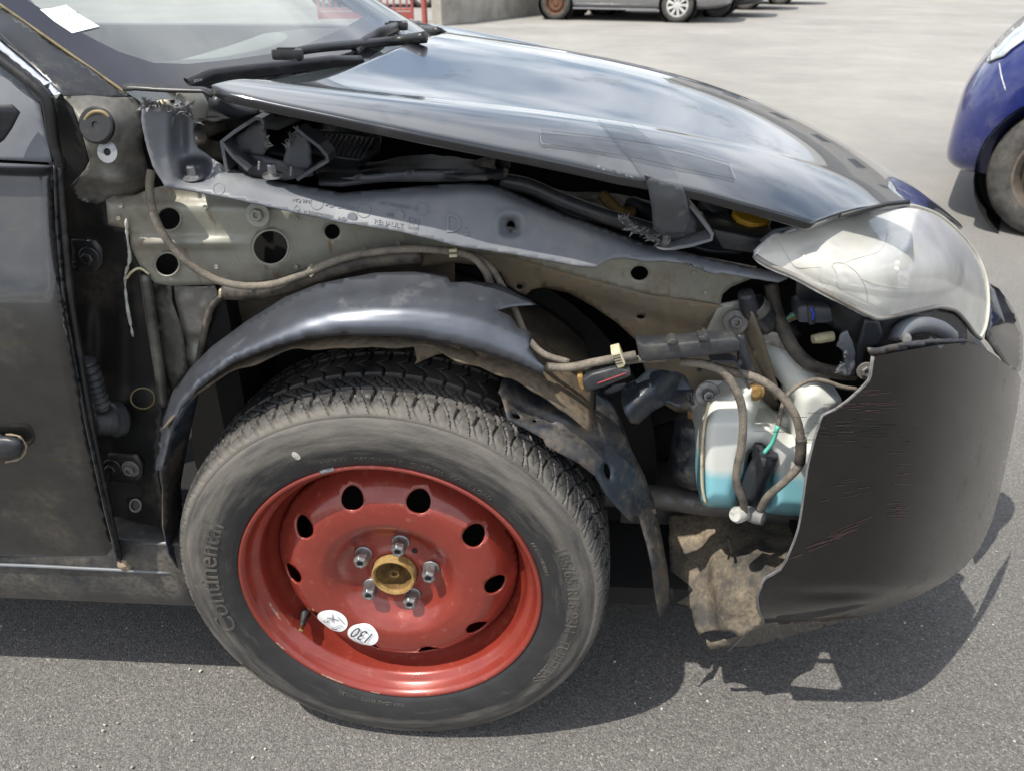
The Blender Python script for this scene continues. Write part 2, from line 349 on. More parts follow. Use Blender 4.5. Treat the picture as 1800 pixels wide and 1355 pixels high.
# ================================================================== the setting
def ground_mat():
    m = bpy.data.materials.new('asphalt'); m.use_nodes = True; t = m.node_tree; b = t.nodes['Principled BSDF']; L = t.links.new
    n = t.nodes.new
    tcn = n('ShaderNodeTexCoord'); co = tcn.outputs['Object']
    vo = n('ShaderNodeTexVoronoi'); vo.inputs['Scale'].default_value = 400; L(co, vo.inputs['Vector'])
    wn = n('ShaderNodeSeparateColor'); L(vo.outputs['Color'], wn.inputs[0])
    rp = n('ShaderNodeValToRGB'); e = rp.color_ramp.elements; e[0].position = 0; e[0].color = (.075, .072, .068, 1); e[1].position = 1; e[1].color = (.34, .32, .29, 1)
    for p, c in ((.3, .118), (.7, .152), (.94, .20)):
        q = rp.color_ramp.elements.new(p); q.color = (c, c*.955, c*.895, 1)
    L(wn.outputs[0], rp.inputs[0])
    # pits between the stones
    n1 = n('ShaderNodeTexNoise'); n1.inputs['Scale'].default_value = 190; n1.inputs['Detail'].default_value = 4; L(co, n1.inputs['Vector'])
    mr = n('ShaderNodeMapRange'); mr.inputs[1].default_value = .36; mr.inputs[2].default_value = .52; mr.inputs[3].default_value = .62; mr.inputs[4].default_value = 1; L(n1.outputs[0], mr.inputs[0])
    mu = n('ShaderNodeMix'); mu.data_type = 'RGBA'; mu.blend_type = 'MULTIPLY'; mu.inputs[0].default_value = 1; L(rp.outputs[0], mu.inputs[6]); L(mr.outputs[0], mu.inputs[7])
    # dusty film, thicker across the yard, streaked along x
    sx = n('ShaderNodeSeparateXYZ'); L(co, sx.inputs[0])
    dy = n('ShaderNodeMapRange'); dy.inputs[1].default_value = .2; dy.inputs[2].default_value = 6; dy.inputs[3].default_value = .08; dy.inputs[4].default_value = .80; L(sx.outputs[1], dy.inputs[0])
    mpg = n('ShaderNodeMapping'); mpg.inputs['Scale'].default_value = (1, 1, 1); L(co, mpg.inputs[0])
    n2 = n('ShaderNodeTexNoise'); n2.inputs['Scale'].default_value = .8; n2.inputs['Detail'].default_value = 12; n2.inputs['Roughness'].default_value = .72; L(mpg.outputs[0], n2.inputs['Vector'])
    mr2 = n('ShaderNodeMapRange'); mr2.inputs[1].default_value = .3; mr2.inputs[2].default_value = .7; mr2.inputs[3].default_value = .75; mr2.inputs[4].default_value = 1.2; L(n2.outputs[0], mr2.inputs[0])
    mm = n('ShaderNodeMath'); mm.operation = 'MULTIPLY'; mm.use_clamp = True; L(dy.outputs[0], mm.inputs[0]); L(mr2.outputs[0], mm.inputs[1])
    mx_ = n('ShaderNodeMix'); mx_.data_type = 'RGBA'; L(mm.outputs[0], mx_.inputs[0]); L(mu.outputs[2], mx_.inputs[6]); mx_.inputs[7].default_value = (.345, .33, .305, 1)
    # patches
    n3 = n('ShaderNodeTexNoise'); n3.inputs['Scale'].default_value = .30; n3.inputs['Detail'].default_value = 12; n3.inputs['Roughness'].default_value = .75; L(mpg.outputs[0], n3.inputs['Vector'])
    mr3 = n('ShaderNodeMapRange'); mr3.inputs[1].default_value = .35; mr3.inputs[2].default_value = .65; mr3.inputs[3].default_value = .76; mr3.inputs[4].default_value = 1.1; L(n3.outputs[0], mr3.inputs[0])
    mu2 = n('ShaderNodeVectorMath'); mu2.operation = 'SCALE'; L(mx_.outputs[2], mu2.inputs[0]); L(mr3.outputs[0], mu2.inputs['Scale'])
    L(mu2.outputs[0], b.inputs['Base Color']); b.inputs['Roughness'].default_value = .82
    bp = n('ShaderNodeBump'); bp.inputs['Strength'].default_value = .42; bp.inputs['Distance'].default_value = .004
    ad = n('ShaderNodeMath'); ad.operation = 'SUBTRACT'; L(n1.outputs[0], ad.inputs[0]); L(vo.outputs['Distance'], ad.inputs[1]); L(ad.outputs[0], bp.inputs['Height']); L(bp.outputs[0], b.inputs['Normal'])
    return m
m_ground = ground_mat()
# fine grid near the car (uneven surface), one sheet out to the horizon
gx = sorted(set(np.round(np.r_[np.linspace(-300, -3, 12), np.arange(-3, 5.01, .25), np.linspace(5, 300, 12)], 3)))
gy = sorted(set(np.round(np.r_[np.linspace(-300, -2, 10), np.arange(-2, 6.01, .25), np.linspace(6, 300, 14)], 3)))
gv = [(x, y, .004*noise.noise(Vector((x*.7, y*.7, 0))) if (-2 < y < 6 and -3 < x < 5) else 0) for y in gy for x in gx]
nx = len(gx); gf = [(j*nx+i, j*nx+i+1, (j+1)*nx+i+1, (j+1)*nx+i) for j in range(len(gy)-1) for i in range(nx-1)]
tag(obj('ground', mesh('ground', gv, gf), m_ground), kind='structure')
# loose grit on the asphalt
rn = random.Random(5); gb = bmesh.new()
for i in range(170):
    c = G(rn.uniform(-100, 1900), rn.uniform(1090, 1400)) if i < 120 else G(rn.uniform(1000, 1900), rn.uniform(300, 1000))
    if abs(c.x) < .34 and c.y > -.02 and c.y < .3: continue
    r_ = rn.uniform(.0008, .0026)*(1 if i < 120 else 1.6); m4 = Matrix.Translation(c+Vector((0, 0, r_*.4+.002))) @ Matrix.Rotation(rn.uniform(0, 3), 4, 'Z') @ Matrix.Diagonal((r_*rn.uniform(.8, 1.7), r_, r_*.7, 1))
    bmesh.ops.create_icosphere(gb, subdivisions=1, radius=1, matrix=m4)
tag(obj('gravel', bm_mesh('gravel', gb), mat('pale_grit', (.42, .40, .36), .8, var=.4, vs=40), smooth=False), 'loose pale grit scattered on the asphalt', 'gravel', kind='stuff')
# ------------------------------------------------------------------ wheels
def tyre_prof(Rt, Rr, wd):
    return [(Rr*.97, .0), (Rr*1.03, -.012), (Rr+(Rt-Rr)*.45, -.02), (Rt-.035, -.014), (Rt-.012, .004), (Rt, .03), (Rt, wd-.03), (Rt-.02, wd), (Rr*1.05, wd+.01), (Rr*.95, wd-.02)]
m_tyreg = mat('grey_tyre', (.035, .034, .033), .75, 0, 0, dirt=((.12, .11, .095), .5, 12))
m_hubcap = mat('silver_hubcap', (.62, .62, .60), .4, .2, .2, dirt=((.3, .27, .23), .25, 12))
m_rustrim = mat('rusty_brown_rim', (.16, .075, .04), .7, .2, 0, dirt=((.09, .05, .03), .4, 20))
m_brrim = mat('brown_dusty_rim', (.115, .092, .075), .6, .3, 0, dirt=((.17, .14, .11), .5, 12))
m_capg = mat('grey_centre_cap', (.10, .105, .115), .4, .2, .2, dirt=((.2, .19, .18), .3, 12))
m_black = mat('dull_black', (.012, .012, .012), .7)
def road_wheel(parent, name, c, side, style, Rt=.31, Rr=.205, wd=.19):
    """side = +1/-1: outward direction along the parent's y"""
    e = empty(name, c, parent); e.rotation_euler = (0, 0, 0 if side < 0 else math.pi)
    was = getattr(obj, 'local', False); obj.local = True
    lathe('tyre', [(r, -h) for r, h in tyre_prof(Rt, Rr, wd)], m_tyreg, e, seg=40, closed=True)
    if style == 'cover':
        lathe('rim', [(Rr, .002), (Rr*.93, .0), (Rr*.9, -.03), (0, -.04)], m_black, e, seg=32)
        for k in range(9):
            a = 2*math.pi*k/9; bm = bmesh.new(); pts = []
            for r, wv in ((.05, .017), (Rr*.93, .03)):
                for s in (-1, 1): pts.append((r*math.cos(a)-s*wv*math.sin(a), r*math.sin(a)+s*wv*math.cos(a)))
            A = [bm.verts.new((pts[i][0], -.012, pts[i][1])) for i in (0, 1, 3, 2)]; B = [bm.verts.new((pts[i][0], .012, pts[i][1])) for i in (0, 1, 3, 2)]
            bm.faces.new(A); bm.faces.new(B[::-1])
            for i in range(4): bm.faces.new((A[i], B[i], B[(i+1) % 4], A[(i+1) % 4]))
            bmesh.ops.recalc_face_normals(bm, faces=bm.faces); bevel(obj('spoke', bm_mesh('spoke', bm), m_hubcap, e), .004)
        lathe('cover_ring', [(Rr*1.02, .0), (Rr*1.02, .010), (Rr*.9, .014), (Rr*.88, .004)], m_hubcap, e, seg=40)
        lathe('centre_cap', [(.065, .0), (.06, .016), (.03, .02), (0, .02)], m_hubcap, e, seg=24)
    else:
        mm = m_rustrim if style == 'rust' else m_brrim
        lathe('rim', [(Rr*1.03, .004), (Rr*1.02, .012), (Rr*.97, .010), (Rr*.94, -.01), (Rr*.86, -.028), (Rr*.84, -.05), (Rr*.80, -.045), (Rr*.72, -.015), (Rr*.55, -.004), (Rr*.42, -.02), (Rr*.30, -.022), (Rr*.28, -.005), (Rr*.2, -.002), (0, -.002)], mm, e, seg=40)
        for k in range(10 if style == 'rust' else 0):
            a = 2*math.pi*k/10+.2; lathe('vent_hole', [(.017, -.014), (.014, -.0135), (0, -.0135)], m_black, e, center=(Rr*.72*math.cos(a), -.002, Rr*.72*math.sin(a)), seg=12)
        if style == 'cap': lathe('centre_cap', [(Rr*.62, -.008), (Rr*.60, .004), (Rr*.45, .014), (Rr*.2, .02), (0, .021)], m_capg, e, seg=40)
    obj.local = was
    return e
# ------------------------------------------------------------------ parked cars
m_glassd = mat('dark_car_glass', (.02, .024, .026), .06, 0, .6)
def loft(name, secs, mt, parent, sub=2):
    """secs: list of point rings (closed)"""
    n = len(secs[0]); V = [p for s in secs for p in s]; F = []
    for i in range(len(secs)-1):
        for k in range(n): F.append((i*n+k, (i+1)*n+k, (i+1)*n+(k+1) % n, i*n+(k+1) % n))
    F.append(tuple(range(n))); F.append(tuple((len(secs)-1)*n+k for k in range(n))[::-1])
    bm = bmesh.new(); bm.from_mesh(mesh(name, V, F)); bmesh.ops.recalc_face_normals(bm, faces=bm.faces)
    me = bm_mesh(name, bm)
    o = obj(name, me, mt, parent)
    m = o.modifiers.new('sub', 'SUBSURF'); m.levels = sub; m.render_levels = sub
    return o
def bake(o, cutters=()):
    for c in cutters:
        m = o.modifiers.new('cut', 'BOOLEAN'); m.operation = 'DIFFERENCE'; m.object = c; m.solver = 'EXACT'
    dg = bpy.context.evaluated_depsgraph_get(); me = bpy.data.meshes.new_from_object(o.evaluated_get(dg)); o.modifiers.clear(); o.data = me
    for c in cutters: bpy.data.objects.remove(c)
    me.polygons.foreach_set('use_smooth', [True]*len(me.polygons)); edgesplit(o, 38)
def parked_car(name, label, group, paint, loc, rot, st, ax, styles, lower=None, Rt=.31):
    """st: stations (x, z_bottom, half_width, z_shoulder, z_top, half_width_top)"""
    root = empty(name, loc); root.rotation_euler = (0, 0, rot); tag(root, label, 'car', group)
    obj.local = True
    secs = []
    for x, zb, hw, zs, zt, ht in st:
        zm = zb+(zs-zb)*.55
        half = [(0, zb), (hw*.86, zb), (hw*.97, zb+(zm-zb)*.35), (hw, zm), (hw*.965, zs), (ht, zt-.02*(zt-zs > .2)), (ht*.6, zt+.015), (0, zt+.02)]
        secs.append([(x, y, z) for y, z in half]+[(x, -y, z) for y, z in half[-2:0:-1]])
    body = loft('body', secs, paint, root)
    cut = []
    for i, x in enumerate(ax):
        for s in (-1, 1):
            bm = bmesh.new(); bmesh.ops.create_cone(bm, cap_ends=True, segments=40, radius1=Rt+.055, radius2=Rt+.055, depth=.62)
            c = bpy.data.objects.new('cutter', bm_mesh('cutter', bm)); COL.objects.link(c); c.parent = root; c.rotation_euler = (math.pi/2, 0, 0); c.location = (x, s*.83, Rt); cut.append(c)
    bpy.context.view_layer.update()
    bake(body, cut)
    k = 0
    for i, x in enumerate(ax):
        for s in (-1, 1):
            hw = np.interp(x, [q[0] for q in st], [q[2] for q in st])
            lathe('wheel_arch_liner', [(Rt+.05, .0), (Rt+.05, -.28), (0, -.28)], m_black, root, center=(x, s*(hw-.035), Rt), axis=(0, s, 0), seg=32)
            road_wheel(root, 'wheel', (x, s*(hw-.035), Rt), s, styles[i], Rt=Rt, Rr=Rt*.66)
    # glass house as dark panels set into the cabin
    xs = [q[0] for q in st]
    cab = [q for q in st if q[4]-q[3] > .2]
    if len(cab) > 1:
        for s in (-1, 1):
            pane = [(q[0], s*(q[2]*.965+(q[5]-q[2]*.965)*f+.012), q[3]+(q[4]-q[3])*f) for q in cab for f in (.12, .85)]
            F = [(2*i, 2*i+1, 2*i+3, 2*i+2) for i in range(len(cab)-1)]; solid(obj('side_window', mesh('side_window', pane, F), m_glassd, root), .004, 0)
    if lower:
        z0, z1, x0, x1, mt = lower
        hw = max(q[2] for q in st)
        for s in (-1, 1): box('sill_moulding', (x0, s*hw*.98-.015, z0), (x1, s*hw*.98+.015, z1), mt, root, .006)
    obj.local = False
    return root
HB = [(-2.0, .34, .60, .72, .86, .50), (-1.93, .25, .74, .78, 1.05, .56), (-1.6, .2, .84, .84, 1.36, .58), (-.9, .19, .87, .86, 1.47, .60), (0., .19, .875, .87, 1.47, .61), (.5, .19, .875, .88, 1.36, .60), (1.05, .19, .87, .90, .96, .62), (1.6, .2, .83, .82, .86, .60), (1.92, .22, .70, .70, .74, .50), (2.02, .3, .52, .60, .64, .36)]
m_silver = mat('silver_grey_paint', (.30, .305, .32), .3, .7, .8, dirt=((.3, .27, .23), .15, 3))
m_pd1 = mat('graphite_paint', (.05, .052, .058), .3, .5, .8)
m_pd2 = mat('pale_silver_paint', (.42, .43, .44), .3, .6, .8)
m_pd3 = mat('dark_blue_grey_paint', (.04, .05, .07), .3, .5, .8)
a0, a1 = G(975, 36), G(1188, 41); hd = math.atan2(a1.y-a0.y, a1.x-a0.x); mid = (a0+a1)/2
def rows(f, r): return [(x*(f if x > 0 else r), *q) for x, *q in HB]
wb = (a1-a0).length/2
nrm = Vector((-math.sin(hd), math.cos(hd), 0))
SC = [(-1.78, .40, .60, .72, .80, .50), (-1.70, .26, .76, .76, .88, .56), (-1.4, .2, .85, .84, .98, .60), (-.75, .2, .87, .88, 1.30, .60), (-.2, .2, .875, .88, 1.46, .60), (.6, .2, .875, .88, 1.48, .60), (1.3, .2, .87, .87, 1.42, .60), (1.8, .22, .83, .85, 1.25, .56), (2.12, .28, .72, .80, 1.0, .5), (2.2, .36, .58, .74, .82, .45)]
parked_car('silver_hatchback', 'silver grey hatchback with one rusty wheel and one silver wheel cover by the wall', 'parked cars across the yard', m_silver, tuple(mid+nrm*.84), hd, SC, (-wb, wb), ('rust', 'cover'), lower=(.215, .245, -.85, .85, m_silver))
for i, (px, py, pm, lab) in enumerate([(1262, 30, m_pd1, 'dark graphite car just beyond the silver hatchback'), (1312, 17, m_pd3, 'dark blue grey car, second beyond the silver hatchback'), (1372, 8, m_pd2, 'pale silver car farthest along the row of parked cars')]):
    g = G(px, py); parked_car('parked_car', lab, 'parked cars across the yard', pm, tuple(g+Vector((-1.3, .0, 0))+nrm*.84), hd, SC, (-wb, wb), ('cover' if i == 1 else 'cap', 'cap'))
g = G(655, 25); parked_car('parked_car', 'dark car with silver wheel cover standing behind the red gate', 'parked cars across the yard', m_pd1, (g.x-.5, g.y+3.2, 0), .05, SC, (-wb, wb), ('cover', 'cover'))
# ------------------------------------------------------------------ blue car at the right
m_blue = mat('blue_paint', (.012, .020, .135), .3, .3, .9, dirt=((.14, .14, .18), .1, 5), coatr=.06)
BC = [(-1.8, .34, .58, .72, .86, .5), (-1.7, .24, .72, .8, 1.1, .56), (-1.2, .19, .81, .86, 1.45, .58), (-.4, .18, .82, .88, 1.5, .58), (.3, .18, .82, .92, 1.46, .58), (.7, .18, .82, .94, 1.16, .60), (1.1, .19, .815, .92, 1.00, .60), (1.34, .20, .80, .86, .95, .60), (1.47, .20, .76, .76, .87, .58), (1.57, .205, .69, .62, .74, .54), (1.63, .23, .60, .52, .62, .46), (1.655, .28, .50, .46, .54, .38)]
bc = G(1834, 424); rb = math.pi-R(27)
bo = bc-Vector((1.15*math.cos(rb)-.785*math.sin(rb), 1.15*math.sin(rb)+.785*math.cos(rb), 0))
blue = parked_car('blue_city_car', 'small blue car with clear headlight and brown steel wheel at the right edge', None, m_blue, tuple(bo), rb, BC, (-1.15, 1.15), ('cap', 'cap'), Rt=.30)
bpy.context.view_layer.update()
bbody = [c for c in blue.children if c.name.startswith('body')][0]
from mathutils.bvhtree import BVHTree
_bm = wm(blue); _bv = BVHTree.FromPolygons([_bm @ v.co for v in bbody.data.vertices], [tuple(p.vertices) for p in bbody.data.polygons])
def on_blue(px, py, lift):
    h = _bv.ray_cast(CAM, ray(px, py).normalized())
    if h[0] is None: h = _bv.find_nearest(P(px, py, 3.0))
    n = h[1] if h[1].dot(CAM-h[0]) > 0 else -h[1]; return h[0]+n*lift
def clear_mat(name, tint, haze, hz=.25, rough=.08):
    m = bpy.data.materials.new(name); m.use_nodes = True; t = m.node_tree; t.nodes.clear(); L = t.links.new
    tr = t.nodes.new('ShaderNodeBsdfTransparent'); tr.inputs[0].default_value = (*tint, 1)
    df = t.nodes.new('ShaderNodeBsdfPrincipled'); df.inputs['Base Color'].default_value = (*haze, 1); df.inputs['Roughness'].default_value = .35
    gl = t.nodes.new('ShaderNodeBsdfGlossy'); gl.inputs['Roughness'].default_value = rough
    tcn = t.nodes.new('ShaderNodeTexCoord'); nz_ = t.nodes.new('ShaderNodeTexNoise'); nz_.inputs['Scale'].default_value = 14; nz_.inputs['Detail'].default_value = 5; L(tcn.outputs['Object'], nz_.inputs['Vector'])
    mr = t.nodes.new('ShaderNodeMapRange'); mr.inputs[1].default_value = .3; mr.inputs[2].default_value = .7; mr.inputs[3].default_value = hz*.85; mr.inputs[4].default_value = min(1, hz*1.15); L(nz_.outputs[0], mr.inputs[0])
    m1 = t.nodes.new('ShaderNodeMixShader'); L(mr.outputs[0], m1.inputs[0]); L(tr.outputs[0], m1.inputs[1]); L(df.outputs[0], m1.inputs[2])
    fr = t.nodes.new('ShaderNodeFresnel'); fr.inputs[0].default_value = 1.5
    m2 = t.nodes.new('ShaderNodeMixShader'); L(fr.outputs[0], m2.inputs[0]); L(m1.outputs[0], m2.inputs[1]); L(gl.outputs[0], m2.inputs[2])
    ou = t.nodes.new('ShaderNodeOutputMaterial'); L(m2.outputs[0], ou.inputs[0]); return m
m_lensb = mat('pale_headlight', (.55, .58, .60), .12, .3, .8, var=.3, vs=12)
obj.local = False
sheet('headlight', [(1735, 112), (1748, 84), (1775, 55), (1812, 30), (1850, 20), (1850, 50), (1812, 66), (1780, 88), (1766, 101)], 0., m_lensb, blue, step=6, thick=.004, mp=lambda a, b, d: on_blue(a, b, .006))
tube('bumper_seam', [on_blue(x, y, .001) for x, y in ((1757, 112), (1760, 132), (1768, 160))], .0022, m_hubcap, blue, px=False)
# ------------------------------------------------------------------ red gate, post, concrete wall
m_gate = mat('faded_red_gate', (.36, .075, .065), .6, 0, 0, dirt=((.28, .16, .13), .3, 6))
m_conc = mat('stained_concrete', (.36, .34, .295), .85, 0, 0, dirt=((.17, .15, .12), .35, 1.6), bump=(40, .3), var=.15, vs=3)
ga, gb = G(560, 40), G(728, 40); gate = tag(empty('red_gate', ga), 'faded red metal bar gate with solid lower band', 'gate')
dg_ = gb-ga; gl_ = dg_.length; ux = dg_/gl_
def gbox(name, a, b, z0, z1, th, mt, parent, bv=.004):
    """box along the line a-b (world), thickness th"""
    d = (b-a); L_ = d.length; d = d/L_; n = Vector((-d.y, d.x, 0)); bm = bmesh.new(); bmesh.ops.create_cube(bm, size=1)
    for v in bm.verts: v.co = a+d*((v.co.x+.5)*L_)+n*(v.co.y*th)+Vector((0, 0, z0+(v.co.z+.5)*(z1-z0)))
    if bv: bmesh.ops.bevel(bm, geom=bm.edges[:], offset=bv, segments=1, affect='EDGES')
    return obj(name, bm_mesh(name, bm), mt, parent, smooth=False)
gbox('lower_panel', ga, gb, .06, .19, .03, m_gate, gate)
gbox('lower_rail', ga, gb, .21, .25, .05, m_gate, gate); gbox('upper_rail', ga, gb, 1.45, 1.5, .05, m_gate, gate)
gbox('end_stile', gb-ux*.05, gb, .05, 1.5, .055, m_gate, gate); gbox('end_stile', ga, ga+ux*.05, .05, 1.5, .055, m_gate, gate)
nb = int(gl_/.125)
for i in range(1, nb):
    p = ga+ux*(gl_*i/nb); gbox('bar', p-ux*.016, p+ux*.016, .25, 1.45, .03, m_gate, gate, .003)
pp = G(747, 44); post = tag(lathe('gate_post', [(.055, 0), (.055, 1.7), (.04, 1.73), (0, 1.74)], m_gate, None, center=pp, axis=(0, 0, 1), seg=20), 'round red gate post at the end of the concrete wall', 'post')
wa, wb_ = G(768, 46), G(955, 24); wbx = wa+(wb_-wa)*2.6
wall = gbox('concrete_wall', wa, wbx, 0, 1.1, .22, m_conc, None, .01); tag(wall, 'low stained concrete wall behind the silver car', 'wall')
cp = gbox('coping', wa-Vector((.0, .0, 0)), wbx, 1.102, 1.17, .27, m_conc, wall, .008)
# buildings on the far side of the yard (seen only as reflections on the hood)
m_render = mat('grey_render', (.30, .29, .27), .9, 0, 0, var=.1, vs=2); m_brick = mat('terracotta', (.30, .10, .055), .8, 0, 0, var=.2, vs=4)
def building(name, lab, x0, x1, y0, d, h, mt, rm, rh, nw):
    e = tag(empty(name, (x0, y0, 0)), lab, 'building')
    box('wall', (x0, y0, 0), (x1, y0+d, h), mt, e, .02)
    bm = bmesh.new(); v = [bm.verts.new(p) for p in ((x0-.3, y0-.4, h+.005), (x1+.3, y0-.4, h+.005), (x1+.3, y0+d+.4, h+.005), (x0-.3, y0+d+.4, h+.005), (x0-.3, y0+d/2, h+rh), (x1+.3, y0+d/2, h+rh))]
    for f in ((0, 1, 5, 4), (2, 3, 4, 5), (0, 4, 3), (1, 2, 5), (3, 2, 1, 0)): bm.faces.new([v[i] for i in f])
    obj('roof', bm_mesh('roof', bm), rm, e, smooth=False)
    for r_ in range(max(1, int(h/2.9))):
        for i in range(nw):
            xc = x0+(x1-x0)*(i+.5)/nw; o = box('window', (xc-.55, y0-.06, 1.0+2.8*r_), (xc+.55, y0+.02, 2.4+2.8*r_), m_render if mt is m_brick else m_pd2, e, .01); box('pane', (xc-.48, y0-.08, 1.07+2.8*r_), (xc+.48, y0-.03, 2.33+2.8*r_), m_glassd, o, .004)
    return e
building('long_building', 'long grey rendered building with a row of windows across the yard', 8, 44, 36, 10, 4.6, m_render, m_render, 1.2, 13)
building('brick_house', 'terracotta brick house with pitched roof beyond the yard', 30, 36, 85, 7, 6.5, m_brick, m_brick, 2.5, 2)
# ================================================================== the damaged car
car = tag(empty('damaged_car', (0, .86, 0)), 'black car with its front fender torn away, red steel wheel and cracked hazy headlight', 'car')
# ------------------------------------------------------------------ wheel
whl = empty('wheel', (0, -.86, .325), car); whl.rotation_euler = (R(.9), 0, R(-1.3))
obj.local = True
TP = [(.2165, .006), (.2225, -.002), (.229, -.0065), (.240, -.0105), (.255, -.0135), (.268, -.0145), (.281, -.0138), (.291, -.0115), (.2975, -.0085), (.2995, -.0078), (.3005, -.0052), (.3022, -.0052), (.3032, -.0066), (.3065, -.0052), (.3105, -.0015), (.3145, .004), (.3180, .011), (.3205, .020), (.3222, .031), (.3232, .045), (.3240, .065), (.3243, .085), (.3244, .0975)]
tp = np.array(TP); 
def arc_resample(a, n):
    d = np.r_[0, np.cumsum(np.hypot(*np.diff(a, axis=0).T))]; t = np.linspace(0, d[-1], n); return np.c_[np.interp(t, d, a[:, 0]), np.interp(t, d, a[:, 1])]
side = arc_resample(tp[:13], 22); tread = arc_resample(tp[12:], 44)[1:]
half = np.r_[side, tread]; back = half[::-1].copy(); back[:, 1] = .195-back[:, 1]; back = back[1:]
back = back[np.r_[0:43, 44:len(back):4, len(back)-1]]
prof = np.r_[half, back]; NT = 1080
th = np.linspace(0, 2*np.pi, NT, endpoint=False)
Rr, Yy = np.meshgrid(prof[:, 0], prof[:, 1])[0]*0+prof[:, 0][None], None
rr = np.repeat(prof[None, :, 0], NT, 0); yy = np.repeat(prof[None, :, 1], NT, 0); tt = np.repeat(th[:, None], len(prof), 1)
yc = np.abs(yy-.0975)                                 # distance from the tread centre line
def groove(d, w_): return np.clip(1-(np.abs(d)/w_)**4, 0, 1)
deg = np.degrees(tt)
sgn = np.where(yy < .0975, 1, -1)
dep = np.zeros_like(rr)
pitch = 5.0
v1 = ((deg+yc*95+1.2*np.sin(yc*120)) % pitch)-pitch/2   # swept lateral grooves
onT = (rr > .3075)
fade = np.clip((.098-yc)/.016, .35, 1)
dep = np.maximum(dep, .0075*fade*groove(v1, .42)*onT)
dep = np.maximum(dep, .0075*groove(yc-.030, .0042)*onT)      # circumferential grooves
dep = np.maximum(dep, .0060*groove(yc-.066, .0026)*(yy < .2)*onT)
v2 = ((deg+yc*95+pitch*.5) % pitch)-pitch/2             # L-shaped slots inside the blocks
dep = np.maximum(dep, .0045*groove(v2, .26)*onT*((yc < .060) & (yc > .034) | (yc > .070)))
v3 = ((deg-yc*120+pitch*.2) % pitch)-pitch/2
dep = np.maximum(dep, .0045*groove(v3, .24)*onT*((yc < .064) & (yc > .040)))
tri = np.abs(((deg*1.0) % 3.0)-1.5)/1.5               # zigzag on the shoulder
vz = (yc-.0865)-(tri-.5)*.013
dep = np.maximum(dep, .0022*groove(vz, .0016)*(yc > .075)*(rr > .305))
vz2 = ((deg+yc*20) % 3.0)-1.5
dep = np.maximum(dep, .0012*groove(vz2, .14)*(yc > .084)*(rr > .3045))
